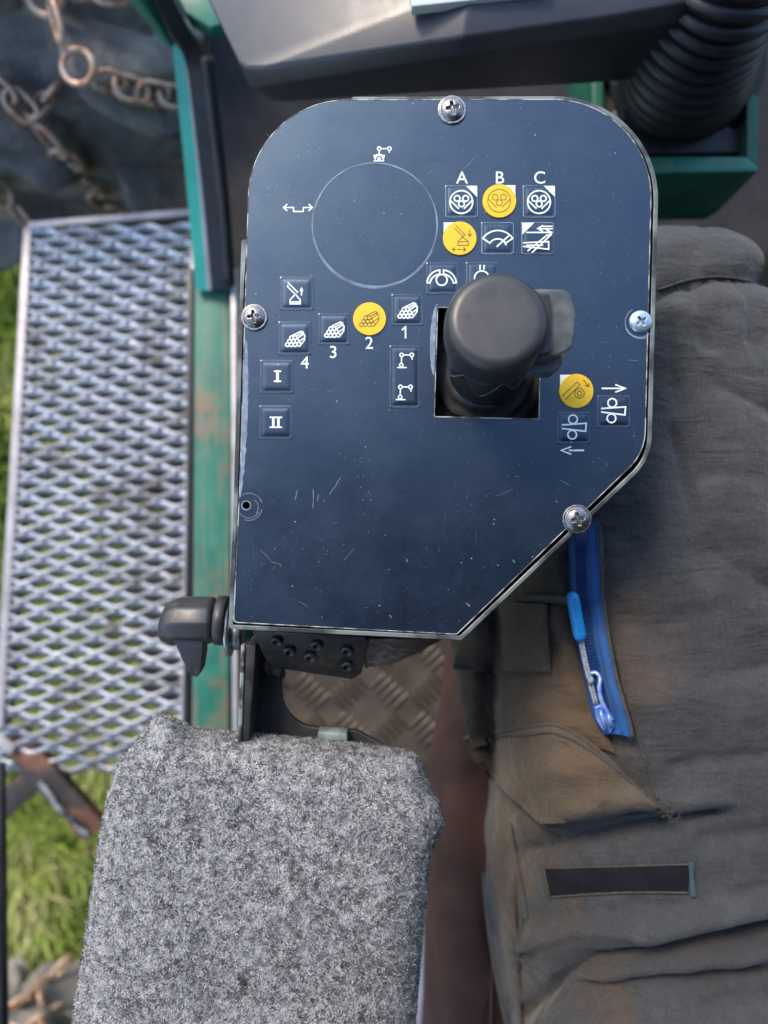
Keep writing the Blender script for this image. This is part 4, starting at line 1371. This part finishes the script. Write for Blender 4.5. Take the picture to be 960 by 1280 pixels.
# ------------------------------------------------------------------ clamp lever, left of the bracket
lvz = -0.034
cl = empty('clamp_lever', at(250, 790, lvz - 0.02), 'black plastic clamp lever with a tapered handle at the panel lower left', 'clamp lever')
hub = []
def hub_loft():
    v, f = [], []
    seg = 10
    sta = [(201, .0070, 786), (206, .0105, 781), (214, .0132, 777), (226, .0146, 775), (252, .0150, 775), (266, .0146, 775), (270, .0126, 775)]
    for (px, r, py) in sta:
        c = at(px, py, lvz)
        for k in range(seg):
            a = 2 * math.pi * (k + 0.5) / seg
            v.append(c + Vector((0, r * 0.88 * math.cos(a), r * math.sin(a))))
    m = len(sta)
    for i in range(m - 1):
        for k in range(seg):
            f.append([i * seg + k, i * seg + (k + 1) % seg, (i + 1) * seg + (k + 1) % seg, (i + 1) * seg + k])
    f.append(list(range(seg))); f.append([(m - 1) * seg + k for k in range(seg)])
    return v, f
o = obj('hub', *hub_loft(), MT['lever'], cl); fix_normals(o); bevel(o, 0.0011, 2, 20)
arm_t = [at(213, 792, lvz + .010), at(255, 796, lvz + .010), at(254, 820, lvz + .005), at(251, 841, lvz - .000), at(246, 847, lvz - .002), at(236, 843, lvz - .001), at(226, 822, lvz + .004)]
o = obj('handle', *prism(arm_t, [Vector((q.x, q.y + 0.002, q.z - 0.012)) for q in arm_t]), MT['lever'], cl); fix_normals(o); bevel(o, 0.0012, 3)
v, f = lathe([(0, .0126), (.1, .0134), (.9, .0134), (1, .0126)], at(270.5, 775, lvz), at(284, 776, lvz), 36)
obj('collar', v, f, MT['lever'], cl, True)
v, f = lathe([(0, .0138), (.15, .0146), (.85, .0146), (1, .0138)], at(284.5, 787, lvz - .004), at(290, 787, lvz - .004), 36)
obj('washer', v, f, MT['washer'], cl, True)
v, f = lathe([(0, .0094), (.1, .010), (.9, .010), (1, .0094)], at(290.5, 789, lvz - .006), at(303, 790, lvz - .006), 30)
obj('spacer', v, f, MT['washer'], cl, True)

# ------------------------------------------------------------------ control panel
panel = empty('control_panel', P(540, 470, -0.055), 'navy black control panel with membrane buttons, white symbols and yellow stickers', 'control panel')
FACE = rounded([(314, 125, 124), (817, 124, 122), (806, 566, 66), (571, 793, 5), (292, 778, 5), (300, 600, 300)], 22)
face_w = [tuple(P(x, y).xy) for x, y in FACE]
HOLE = rounded([(547, 384, 2), (677, 388, 2), (674, 524, 2), (543, 521, 2)], 3)
hole_w = [tuple(P(x, y).xy) for x, y in HOLE]
SCRH = [(308 + 5.6 * math.cos(2 * math.pi * k / 20), 632 + 5.6 * math.sin(2 * math.pi * k / 20)) for k in range(20)]
scr_w = [tuple(P(x, y).xy) for x, y in SCRH]
me = filled([face_w, hole_w, scr_w], -0.0016, 0.0, 0.0)
from_mesh('face_plate', me, MT['panel'], panel)
# housing: wall ring standing a little outside the face, and a floor
HOUS = rounded([(441, 121, 5), (826, 120, 128), (814, 574, 70), (577, 800, 6), (286, 786, 6), (292, 632), (302, 300, 3), (322, 298), (340, 235), (395, 165), (432, 135)], 22)
hw = [tuple(P(x, y).xy) for x, y in HOUS]
hin = offset_poly(hw, -0.0015)
from_mesh('housing_wall', filled([hw, hin], -0.052, -0.0012, 0.0), MT['black_paint'], panel)
from_mesh('housing_rim', filled([offset_poly(hw, 0.0002), offset_poly(hw, -0.0021)], -0.0011, -0.0001, 0.0004), MT['rim'], panel)
from_mesh('housing_floor', filled([offset_poly(hw, -0.0013)], -0.052, -0.050, 0.0), MT['hole'], panel)
# bare worn edge of the face plate
def closed_tube(pts, z, r, m, name, seg=6):
    q = [Vector((x, y, z)) for x, y in pts]
    q = [p for i, p in enumerate(q) if (p - q[i - 1]).length > 1e-5]
    v, f = sweep(q, r, seg, True)
    return obj(name, v, f, m, panel, True)
closed_tube(offset_poly(face_w, -0.00005), -0.0002, 0.00034, MT['worn'], 'worn_edge')
closed_tube(hole_w, -0.0002, 0.00036, MT['worn'], 'worn_edge')
closed_tube(scr_w, -0.0001, 0.00040, MT['ring'], 'hole_edge')
# dark dull underbelly curve below the housing
ub = [at(448, 797, -0.053), at(560, 799, -0.053), at(530, 812, -0.075), at(490, 832, -0.085), at(455, 838, -0.085)]
o = obj('under_cover', *prism(ub, [q + Vector((0, 0.01, -0.02)) for q in ub]), MT['rusty_block'], panel); fix_normals(o); bevel(o, 0.003, 3)
# floor pedestal that carries the panel
o = obj('support_post', *box(-0.02, 0.05, 0.02, 0.09, FZ + 0.0, -0.0525), MT['black_paint'], panel)

# round blanked opening: recessed ring with worn foil
def annulus(cx, cy, r0, r1, z0, m, name, seg=120, wob=0.0, zprof=None, parent=panel):
    v, f = [], []
    for k in range(seg):
        a = 2 * math.pi * k / seg
        wb = wob * (n3(math.cos(a) * 6, math.sin(a) * 6, 1.7) + 0.6 * n3(math.cos(a) * 17, math.sin(a) * 17, 4.2))
        th = 1 + max(0, -math.sin(a)) * 1.4 * (wob > 0) * (0.4 + 0.6 * abs(math.cos(a * 1.5)))
        ri = r1 - (r1 - r0) * th - wb
        c, s = math.cos(a), math.sin(a)
        v += [P(cx + ri * c, cy - ri * s, z0), P(cx + (ri * .5 + r1 * .5) * c, cy - (ri * .5 + r1 * .5) * s, z0 + 0.00012), P(cx + r1 * c, cy - r1 * s, z0)]
    for k in range(seg):
        j = (k + 1) % seg
        for q in range(2):
            f.append([3 * k + q, 3 * k + q + 1, 3 * j + q + 1, 3 * j + q])
    return obj(name, v, f, m, parent, True)
annulus(468.5, 282, 77.2, 79.0, 0.00006, MT['ring'], 'worn_ring', wob=0.55)
# slightly sunk disc inside it
def disc(cx, cy, r, z, th, m, name, parent, seg=64, dome=0.0):
    pr = [(0.0, r * .0004), (0.7, r * .0004), (1.0, r * .0004 - th * .5)]
    v, f = [], []
    rings = [(1.0, -th), (1.0, -th * .3), (0.985, 0.0), (0.6, dome * .7), (0.2, dome)]
    for (s, dz) in rings:
        for k in range(seg):
            a = 2 * math.pi * k / seg
            q = P(cx + r * s * math.cos(a), cy + r * s * math.sin(a), z + dz)
            v.append(q)
    for i in range(len(rings) - 1):
        for k in range(seg):
            f.append([i * seg + k, i * seg + (k + 1) % seg, (i + 1) * seg + (k + 1) % seg, (i + 1) * seg + k])
    f.append([(len(rings) - 1) * seg + k for k in range(seg)])
    o = obj(name, v, f, m, parent); fix_normals(o)
    return smooth_by_angle(o, 40)
# foil residue along the left border and the joystick cut-out
def residue(pts, name='foil_residue'):
    v, f = [], []
    for (xa, xb, y) in pts:
        v += [P(xa, y, 0.00008), P(xb, y, 0.00008)]
    for i in range(len(pts) - 1):
        f.append([2 * i, 2 * i + 1, 2 * i + 3, 2 * i + 2])
    obj(name, v, f, MT['residue'], panel)
ys = np.linspace(425, 622, 60)
residue([(313.2 - (y - 240) * 0.0395 + 0.4, 313.2 - (y - 240) * 0.0395 + 2.0 + 5.5 * math.sin(math.pi * (y - 425) / 197) ** .6 + 1.6 * n3(y * .15, 0, 0), y) for y in ys])
ys = np.linspace(382, 470, 36)
residue([(546.2 - (y - 385) * .029 - 1 - 6.5 * math.sin(math.pi * (y - 382) / 88) ** .5 - 1.2 * n3(y * .2, 3, 0), 546.2 - (y - 385) * .029 - .8, y) for y in ys])

# ---- line drawing helpers for the printed symbols
def stroke_geo(pts, wpx, z, closed=False):
    q = [Vector(p) for p in pts]
    q = [p for i, p in enumerate(q) if i == 0 or (p - q[i - 1]).length > 1e-4]
    n = len(q)
    v, f = [], []
    for i in range(n):
        if closed: a, b = q[i] - q[i - 1], q[(i + 1) % n] - q[i]
        else:
            a = q[i] - q[i - 1] if i > 0 else q[1] - q[0]
            b = q[i + 1] - q[i] if i < n - 1 else q[n - 1] - q[n - 2]
        a, b = a.normalized(), b.normalized()
        na, nb = Vector((-a.y, a.x)), Vector((-b.y, b.x))
        m_ = na + nb
        m_ = m_.normalized() if m_.length > 0.2 else na
        k = wpx / 2 / max(0.45, m_.dot(na))
        p = q[i]
        if not closed and i == 0: p = p - a * wpx * 0.3
        if not closed and i == n - 1: p = p + b * wpx * 0.3
        v += [P(p.x + m_.x * k, p.y + m_.y * k, z), P(p.x - m_.x * k, p.y - m_.y * k, z)]
    for i in range(n if closed else n - 1):
        j = (i + 1) % n
        f.append([2 * i, 2 * i + 1, 2 * j + 1, 2 * j])
    return v, f
def circ(cx, cy, r, a0=0, a1=360, n=None):
    n = n or max(10, int(abs(a1 - a0) / 360 * (16 + r * 1.5)))
    full = abs(a1 - a0) >= 360
    return [(cx + r * math.cos(R(a0 + (a1 - a0) * k / n)), cy - r * math.sin(R(a0 + (a1 - a0) * k / n))) for k in range(n if full else n + 1)], full
def symbol(strokes, cx, cy, z, m, parent, wpx=1.7, name='symbol', fills=()):
    V, F = [], []
    for i, s in enumerate(strokes):
        cl_ = False
        w_ = wpx
        if isinstance(s, dict):
            w_ = s.get('w', wpx); pts = s['p']; cl_ = s.get('c', False)
        elif isinstance(s, tuple) and len(s) == 2 and isinstance(s[1], bool):
            pts, cl_ = s
        else: pts = s
        v, f = stroke_geo([(cx + a, cy + b) for a, b in pts], w_, z + i * 0.000006, cl_)
        o_ = len(V); V += v; F += [[k + o_ for k in q] for q in f]
    for j, poly in enumerate(fills):
        o_ = len(V); V += [P(cx + a, cy + b, z + 0.000006 * (len(strokes) + j)) for a, b in poly]
        F.append([o_ + k for k in range(len(poly))])
    o = obj(name, V, F, m, parent)
    # faces look up
    bm = bmesh.new(); bm.from_mesh(o.data)
    for fc in bm.faces:
        if fc.normal.z < 0: fc.normal_flip()
    bm.to_mesh(o.data); bm.free()
    return o

def pad(cx, cy, sx, sy, parent=panel, h=0.00038):
    """embossed membrane key: raised frame line, then a pillow that falls away at its lower edge"""
    nx, ny = 22, max(22, int(22 * sy / sx))
    v, f = [], []
    for j in range(ny + 1):
        for i in range(nx + 1):
            u, w_ = -1 + 2 * i / nx, -1 + 2 * j / ny
            u = math.copysign(abs(u) ** 0.75, u); w_ = math.copysign(abs(w_) ** 0.75, w_)
            ex, ey = (1 - abs(u)) * sx / 2, (1 - abs(w_)) * sy / 2
            e = min(ex, ey)
            z = 0.00005
            if e < 1.9: z += h * 0.75 * math.sin(math.pi * min(1, e / 1.9)) ** 0.8
            else:
                t = min(1, (e - 1.9) / 7)
                z += h * (1 - (1 - t) ** 2)
                if w_ > 0 and ey < 10: z -= h * 0.30 * (1 - ey / 10)
            v.append(P(cx + u * sx / 2, cy + w_ * sy / 2, z))
    for j in range(ny):
        for i in range(nx):
            a = j * (nx + 1) + i
            f.append([a, a + nx + 1, a + nx + 2, a + 1])
    o = obj('button', v, f, MT['pad'], parent, True)
    a, b_ = sx / 2 - 0.9, sy / 2 - 0.9
    symbol([(rounded([(-a, -b_, 3), (a, -b_, 3), (a, b_, 3), (-a, b_, 3)], 4), True)], cx, cy, h * 0.82, MT['frame'] if cy > 320 else MT['ring'], o, 0.8, 'frame_line')
    return o
ZS = 0.00056       # print height above a key
def corner(cx, cy, s, which, parent, d=14):
    h = s / 2 - 1.2
    if which == 'tr': poly = [(h, -h), (h, -h + d), (h - d, -h)]
    else: poly = [(-h, -h), (-h + d, -h), (-h, -h + d)]
    symbol([], cx, cy, ZS - 0.0001, MT['ink'], parent, fills=[poly], name='corner_mark')
def sticker(cx, cy, r, parent=panel, white=None):
    if white:
        h = r - 1
        sgx = 1 if white == 'tr' else -1
        poly = [(sgx * h, -h), (sgx * h, -2), (sgx * 2, -h)]
        base = symbol([], cx, cy, 0.0006, MT['ink'], parent, fills=[poly], name='corner_mark')
    return disc(cx, cy, r, 0.0011, 0.0010, MT['yellow'], 'sticker', parent, dome=0.00008)
ZY = 0.00125
LOGGRIP = [circ(0, 0, 14.2), circ(-5.2, -4.4, 3.6), circ(5.4, -4.4, 3.6), circ(0.2, 2.4, 3.6), [(-13.2, -1.5), (-3.5, 8.0)], [(13.2, -1.5), (3.5, 8.0)]]
b = pad(577, 252, 41, 41); symbol(LOGGRIP, -0.5 + 577, 253, ZS, MT['ink'], b, 1.9); corner(577, 252, 41, 'tr', b)
b = pad(674, 252, 41, 41); symbol(LOGGRIP, 673.5, 253, ZS, MT['ink'], b, 1.9); corner(674, 252, 41, 'tr', b)
b = sticker(624, 252, 21, white='tr'); symbol(LOGGRIP, 623.5, 252, ZY, MT['dark_ink'], b, 0.9)
TOOL = [[(-5, -15), (6.3, -3.6), (-2.6, 5), (-2.6, 9.6), (10.6, 9.6), (10.6, 5), (2.8, -1)], [(-6.2, -11.5), (3.2, -2.2)], [(-2.6, 5.2), (10.6, 5.2)],
        [(12.2, -9), (12.2, -6.5)], [(12.2, -5.2), (12.2, -2)], [(10, -4.6), (12.2, -1.8), (14.4, -4.6)], [(-9, 14.6), (-5, 14.6)], [(-3, 14.6), (1, 14.6)], [(3, 14.6), (7, 14.6)],
        [(-6.8, 12.2), (-9.4, 14.6), (-6.8, 17)], [(4.8, 12.2), (7.4, 14.6), (4.8, 17)]]
b = sticker(574.5, 298.5, 21, white='tl'); symbol(TOOL, 574.5, 298, ZY, MT['dark_ink'], b, 0.95)
b = pad(622, 298, 41, 41)
oa, ia = circ(0, 14, 22.5, 146, 34), circ(0, 14, 12.0, 146, 34)
symbol([(oa[0] + ia[0][::-1], True), [(-1, 11.5), (13.5, -1.5)], [(7.5, 5), (10.5, 9.5)]], 622, 297, ZS, MT['ink'], b, 1.9)
b = pad(672, 298, 41, 41); corner(672, 298, 41, 'tl', b, 15)
symbol([[(18, -11.6), (1, -11.6)], [(6, -15.5), (0, -11.8), (6, -8.4)], [(18, -14.6), (6, -14.6)], [(-14, -7), (17.5, -7)], [(11, -10), (17.5, -7), (13, -3)],
        [(-18, 6), (13.5, 4.5), (13.5, 14), (-18, 10.5)], [(-12.5, 16), (12, -4)], [(-7, 18), (17, -4.5)], [(-14, 9), (6, 9)]], 672, 298, ZS, MT['ink'], b, 1.8)
b = pad(553, 348, 40, 40)
symbol([circ(0, 2.2, 6.8), (circ(-1.2, 7, 17.0, 176, 94)[0] + circ(-1.0, 9, 14, 96, 168)[0], True), (circ(1.2, 7, 17.0, 4, 86)[0] + circ(1.0, 9, 14, 84, 12)[0], True)], 552, 348, ZS, MT['ink'], b, 1.9)
b = pad(603, 348, 41, 41)
symbol([[(-2, -16), (-2.3, -11)], [(3, -16), (2.6, -11)], circ(0, 0, 9)], 602, 348, ZS, MT['ink'], b, 1.9)
TOOLW = [[(-10, -13.5), (2.2, -1.2)], [(-10.2, -10), (-10.2, -8), (-1, 1)], [(0, 0.6), (-7.2, 8), (-7.2, 13.2), (5.4, 13.2), (5.4, 8), (-0.5, 1.4)], [(-6.5, 10.8), (5, 10.8)], [(7, -2), (7, 2.2)]]
b = pad(371, 367, 42, 42); symbol(TOOLW, 370, 367, ZS, MT['ink'], b, 1.7, fills=[[(7, -8), (4.6, -3), (7, -1.4), (9.4, -3)]])
LOGS = [circ(-10.2, 7.6, 2.3), circ(-5.3, 7.6, 2.3), circ(-0.4, 7.6, 2.3), circ(4.4, 7.2, 2.3), circ(-7.6, 3.4, 2.3), circ(-2.6, 3.4, 2.3), circ(1.9, 2.8, 2.3), circ(-4.9, -0.8, 2.3), circ(-0.6, -1.2, 2.3),
        [(-5.6, -3), (6.8, -9), (9.6, -8.2), (10.2, -5.6), (2.2, -0.4)], [(1.4, -3.4), (9.6, -7.6)], [(10.4, -5.6), (11.8, -3.4), (11.2, -1), (3.6, 4.2)], [(11.4, -0.8), (11.2, 2), (5.8, 9)]]
for (bx, by, ox) in ((368.5, 423, 0), (417.5, 411.5, 0), (509, 387.5, 0)):
    b = pad(bx, by, 41 if bx < 400 else 39, 42 if bx < 400 else 39.5)
    symbol(LOGS, bx + 1.0, by + 0.5, ZS, MT['ink'], b, 1.7)
b = sticker(462, 399, 20.6); symbol(LOGS, 462, 399, ZY, MT['dark_ink'], b, 0.9)
CR = [circ(-5, -7.6, 2.2), circ(7.6, -7.6, 2.2), [(-2.8, -7.6), (5.4, -7.6)], [(-5, -5.4), (-5.3, 2.8)], circ(-5.4, 5, 2.2), [(-10.4, 8.2), (0.8, 8.2)], [(7.7, -5.4), (8.2, -2.2)]]
b = pad(506, 471, 38, 78)
symbol(CR, 507, 451.5, ZS, MT['ink'], b, 1.6); symbol(CR, 505.5, 491.5, ZS, MT['ink'], b, 1.6)
b = pad(346, 471, 42, 42); symbol([{'p': [(0, -6.5), (0, 6.5)], 'w': 3.6}, {'p': [(-4, -6.2), (4, -6.2)], 'w': 2}, {'p': [(-4, 6.2), (4, 6.2)], 'w': 2}], 347, 470.5, ZS, MT['ink'], b)
b = pad(344.5, 528, 41, 42); symbol([{'p': [(-3.2, -6.2), (-3.2, 6.2)], 'w': 3.2}, {'p': [(3.2, -6.2), (3.2, 6.2)], 'w': 3.2}, {'p': [(-7.2, -6.2), (7.2, -6.2)], 'w': 1.9}, {'p': [(-7.2, 6.2), (7.2, 6.2)], 'w': 1.9}], 345, 528, ZS, MT['ink'], b)
ROLL = [circ(-1.6, -10.2, 5.4), circ(-2.6, 9.0, 5.4), [(-15, -3.2), (15, -5.2), (14.2, 4.8), (-15, 1.2)]]
b = pad(767, 514.5, 41, 40.5); symbol(ROLL, 766.5, 514, ZS, MT['ink'], b, 1.9)
b = pad(717, 535, 41, 40); symbol(ROLL, 717.5, 534.5, ZS, MT['ink'], b, 1.9)
b = sticker(720, 489, 21.3, white='tl')
symbol([[(-18, 6.5), (0.5, -11), (4, -7.4), (-14, 11)], circ(3.6, 3, 6), circ(3.6, 3, 2.9), [(8.5, -13.5), (15, -6)], [(10.5, -7), (15.2, -5.6), (15.6, -10)]], 720, 489, ZY, MT['dark_ink'], b, 1.0)
Z0 = 0.00012
symbol([[(-15, 0), (13.5, 0)], [(2, -4.6), (14, 0), (2, 4.6)]], 767.5, 485.5, Z0, MT['ink'], panel, 1.9, 'arrow_mark')
symbol([[(14, 0), (-4, 0)], [(-2, -4.4), (-14, 0), (-2, 4.6)]], 715.5, 563, Z0, MT['ink'], panel, 1.9, 'arrow_mark')
symbol([[(-17.5, 0), (-5.6, 0), (-5.4, 5), (6.6, 5), (6.9, 0), (17.5, 0)], [(-13.6, -4), (-18, 0), (-13.6, 4)], [(13.6, -4), (18, 0), (13.6, 4)]], 372.5, 259.5, Z0, MT['ink'], panel, 1.7, 'slew_mark')
symbol([circ(0, -8.6, 2.2), circ(12.8, -8.6, 2.2), [(2.2, -8.6), (10.6, -8.6)], [(0, -6.4), (0, -0.5)], [(12.8, -6.2), (12.4, -3.8)], [(-6.4, -0.5), (-5.2, 4.8)], [(6.4, -0.5), (5.2, 4.8)], circ(0, 4.4, 4.8, 0, 180), circ(0, 4.0, 1.6), [(-6.5, 6.7), (5.8, 6.7)], [(-5.4, 0.8), (-3, -1.0), (3, -1.0), (5.4, 0.8)]],
       474, 194.5, Z0, MT['ink'], panel, 1.6, 'crane_mark')

def glyph(txt, cx, cy, hpx, parent=panel):
    cu = bpy.data.curves.new('t', 'FONT')
    cu.body = txt; cu.size = hpx * 0.0004 / 0.70; cu.align_x = 'CENTER'
    cu.offset = 0.00005
    t = bpy.data.objects.new('t', cu); COL.objects.link(t)
    dg = bpy.context.evaluated_depsgraph_get(); dg.update()
    me = bpy.data.meshes.new_from_object(t.evaluated_get(dg))
    bpy.data.objects.remove(t); bpy.data.curves.remove(cu)
    xs = [q.co.x for q in me.vertices]; ysv = [q.co.y for q in me.vertices]
    c = P(cx, cy, Z0)
    me.transform(Matrix.Translation((c.x - (min(xs) + max(xs)) / 2, c.y - (min(ysv) + max(ysv)) / 2, Z0)))
    return from_mesh('character', me, MT['ink'], parent)
for t_, x, y in (('A', 577.5, 222), ('B', 625, 222), ('C', 674.5, 222), ('1', 507, 415.5), ('2', 461.5, 428.5), ('3', 416.5, 440), ('4', 381, 453)):
    glyph(t_, x, y, 15.2) if t_ != '1' else symbol([{'p': [(-3.2, -3.2), (0.9, -6.8), (0.9, 7)], 'w': 2.0}], 506, 415.5, Z0, MT['ink'], panel, 2.0, 'character')

# scratches on the foil
sv, sf = [], []
SCR = [((371, 613), (369, 624), 1.0), ((391.5, 612), (391, 635), 1.1), ((398, 618), (396.5, 626), .8), ((426, 596), (412, 618), .8), ((594, 196), (578, 213), .8), ((374, 752), (384, 758), .7), ((326, 688), (338, 700), .7), ((338, 702), (352, 706), .8),
       ((583, 754), (587, 758), 1.4), ((641, 700), (643, 703), 1.5), ((508, 699), (509, 702), 1.6), ((487, 769), (489, 772), 1.3), ((785, 450), (797, 451), .8), ((536, 217), (540, 213), 1.4), ((700, 600), (712, 607), .6), ((430, 700), (442, 686), .5), ((620, 620), (640, 612), .5)]
for _ in range(22):
    x, y = random.uniform(320, 780), random.uniform(150, 770)
    if x > 560 and y > 800 - (x - 560) * 0.95: continue
    if 540 < x < 690 and 330 < y < 530: continue
    a = random.uniform(0, 3.14); L = random.uniform(2, 8)
    SCR.append(((x, y), (x + L * math.cos(a), y + L * math.sin(a)), random.uniform(.25, .45)))
for i, (a, b_, w_) in enumerate(SCR):
    v, f = stroke_geo([a, ((a[0] + b_[0]) / 2 + .5, (a[1] + b_[1]) / 2), b_], w_, 0.00003 + i * 0.0000004)
    o_ = len(sv); sv += v; sf += [[k + o_ for k in q] for q in f]
o = obj('scratches', sv, sf, MT['scratch'], panel); tag(o, kind='stuff')

# ---- screws: domed heads with a real cross recess, each a thing of its own part set
def screw(cx, cy, r, m, flange=True, rot=0.3):
    n, seg = 26, 64
    v, f = [], []
    Rm = r * 0.0004
    c = P(cx, cy, 0)
    for i in range(n + 1):
        rr = Rm * i / n
        for k in range(seg):
            a = 2 * math.pi * k / seg
            x, y = rr * math.cos(a), rr * math.sin(a)
            t = rr / Rm
            if flange:
                z = 0.0011 if t > 0.80 else 0.0011 + 0.0024 * math.sqrt(max(0, 1 - (t / 0.80) ** 2)) ** 0.9
                if t > 0.96: z = 0.0003 + 0.0008 * math.sqrt(max(0, 1 - ((t - .96) / .04) ** 2))
            else:
                z = 0.0004 + 0.0019 * math.sqrt(max(0, 1 - t ** 2.6))
            xr, yr = x * math.cos(rot) + y * math.sin(rot), -x * math.sin(rot) + y * math.cos(rot)
            aw, al = Rm * 0.12, Rm * 0.46
            d1 = max(abs(xr) - aw * (1.25 - 0.5 * abs(yr) / al), abs(yr) - al); d2 = max(abs(yr) - aw * (1.25 - 0.5 * abs(xr) / al), abs(xr) - al)
            d = min(d1, d2)
            if d < 0: z -= min(0.0022, -d * 9)
            v.append((c.x + x, c.y + y, z))
    for i in range(n):
        for k in range(seg):
            f.append([i * seg + k, (i + 1) * seg + k, (i + 1) * seg + (k + 1) % seg, i * seg + (k + 1) % seg])
    # skirt
    b0 = len(v)
    for k in range(seg):
        a = 2 * math.pi * k / seg
        v.append((c.x + Rm * math.cos(a), c.y + Rm * math.sin(a), -0.0001))
    for k in range(seg):
        f.append([n * seg + k, b0 + k, b0 + (k + 1) % seg, n * seg + (k + 1) % seg])
    root = obj('screw', v, f, m, panel, True)
    return root
screw(565, 138, 18.2, MT['screw'], True, 0.15)
screw(318, 397, 16.8, MT['screw'], True, 0.1)
screw(721, 649, 18.4, MT['screw'], True, 0.2)
screw(800.5, 402.5, 14.4, MT['zinc'], False, 0.6)
symbol([circ(800, 403, 18.6, 120, 330)[0], circ(801, 403, 20.2, 200, 290)[0]], 0, 0, 0.00010, MT['residue'], panel, 0.9, 'screw_mark')
symbol([circ(311, 634, 17.5, 20, 120)[0], circ(311, 634, 16.5, 250, 350)[0], circ(311, 634, 13.5, 200, 330)[0], circ(312, 634, 11, -40, 60)[0]], 0, 0, 0.00006, MT['scratch'], panel, 1.1, 'screw_mark')

# ------------------------------------------------------------------ joystick
base = P(611, 470, -0.03)
joy = empty('joystick', base, 'stubby black joystick with thumb switch standing in the panel cut-out', 'joystick')
topc = at(622, 399, 0.066)
ax = (topc - Vector((P(611, 470).x, P(611, 470).y, -0.03)))
b0 = Vector((P(611, 470).x, P(611, 470).y, -0.03))
L_ = ax.length
# gaiter in the cut-out
def wrinkle(v, amp, fr):
    out = []
    for q in v:
        d = Vector((q.x - b0.x, q.y - b0.y, 0))
        if d.length > 1e-4: d.normalize()
        out.append(q + d * amp * (n3(q.x * fr, q.y * fr, q.z * fr) + 0.5 * n3(q.x * fr * 2.3, q.y * fr * 2.3, q.z * fr)))
    return out
v, f = lathe([(-0.05, .046), (0.06, .0455), (0.09, .042), (0.11, .0375), (0.095, .0345), (0.12, .0315), (0.155, .0300), (0.15, .0272), (0.18, .0250), (0.215, .0240), (0.215, .0215), (0.25, .0200), (0.30, .0185)], b0 + Vector((0, 0, -0.004)), b0 + ax, 96)
obj('gaiter', wrinkle(v, 0.0018, 70), f, MT['gaiter'], joy, True)
v, f = lathe([(0.20, .0178), (0.24, .0186), (0.36, .0176), (0.52, .0170), (0.66, .0176), (0.74, .0190), (0.80, .0200)], b0, b0 + ax, 72)
v = wrinkle(v, 0.0006, 60)
obj('grip', v, f, MT['knob'], joy, True)
v, f = lathe([(0.755, .0195), (0.76, .0210), (0.775, .0219), (0.80, .0223), (0.86, .0224), (0.92, .0223), (0.955, .0219), (0.975, .0212), (0.988, .0201), (0.995, .0188), (0.998, .0176), (0.9986, .0165), (0.9990, .012), (0.9991, .0060), (0.9991, .001)], b0, b0 + ax, 96)
obj('cap', v, f, MT['knob_cap'], joy, True)
# torn film collar: pointed flaps hanging from the cap's lower edge
def collar():
    seg = 72
    d = ax.normalized(); u = Vector((1, 0, 0)); u = (u - d * u.dot(d)).normalized(); s = d.cross(u)
    v, f = [], []
    for k in range(seg):
        a = 2 * math.pi * k / seg
        saw = abs(((k * 7.0 / seg) % 1) * 2 - 1)
        drop = 0.06 + 0.26 * saw + 0.05 * n3(k * .3, 0, 0)
        for t, r in ((0.78, .0212), (0.78 - drop * .5, .0206), (0.78 - drop, .0200)):
            v.append(b0 + d * (t * L_) + (u * math.cos(a) + s * math.sin(a)) * r)
    for k in range(seg):
        j = (k + 1) % seg
        for q in range(2):
            f.append([3 * k + q, 3 * k + q + 1, 3 * j + q + 1, 3 * j + q])
    return v, f
o = obj('collar', *collar(), MT['knob_cap'], joy, True)
sol = o.modifiers.new('s', 'SOLIDIFY'); sol.thickness = 0.0006
cvv, _ = collar()
v, f = sweep([cvv[3 * k + 2] for k in range(72)], 0.00045, 6, True)
obj('collar_edge', v, f, MT['thumb'], joy, True)
# thumb switch on the right: two lobes
def lobe(pts, zt, th, m, name):
    rp = rounded(pts, 6)
    t = [at(x, y, zt) for x, y in rp]
    o = obj(name, *prism(t, [q - Vector((0, 0, th)) for q in t]), m, joy); fix_normals(o)
    return bevel(o, 0.0026, 4)
lobe([(660, 361, 4), (712, 361, 14), (721, 395, 20), (716, 436, 14), (690, 447, 8), (655, 447, 4)], 0.054, 0.014, MT['thumb'], 'thumb_switch')
lobe([(655, 432, 3), (702, 434, 6), (704, 452, 8), (696, 466, 8), (660, 468, 4)], 0.042, 0.014, MT['thumb'], 'thumb_switch')
lobe([(645, 366, 3), (688, 366, 5), (690, 440, 6), (650, 455, 4)], 0.0585, 0.022, MT['knob_cap'], 'switch_mount')
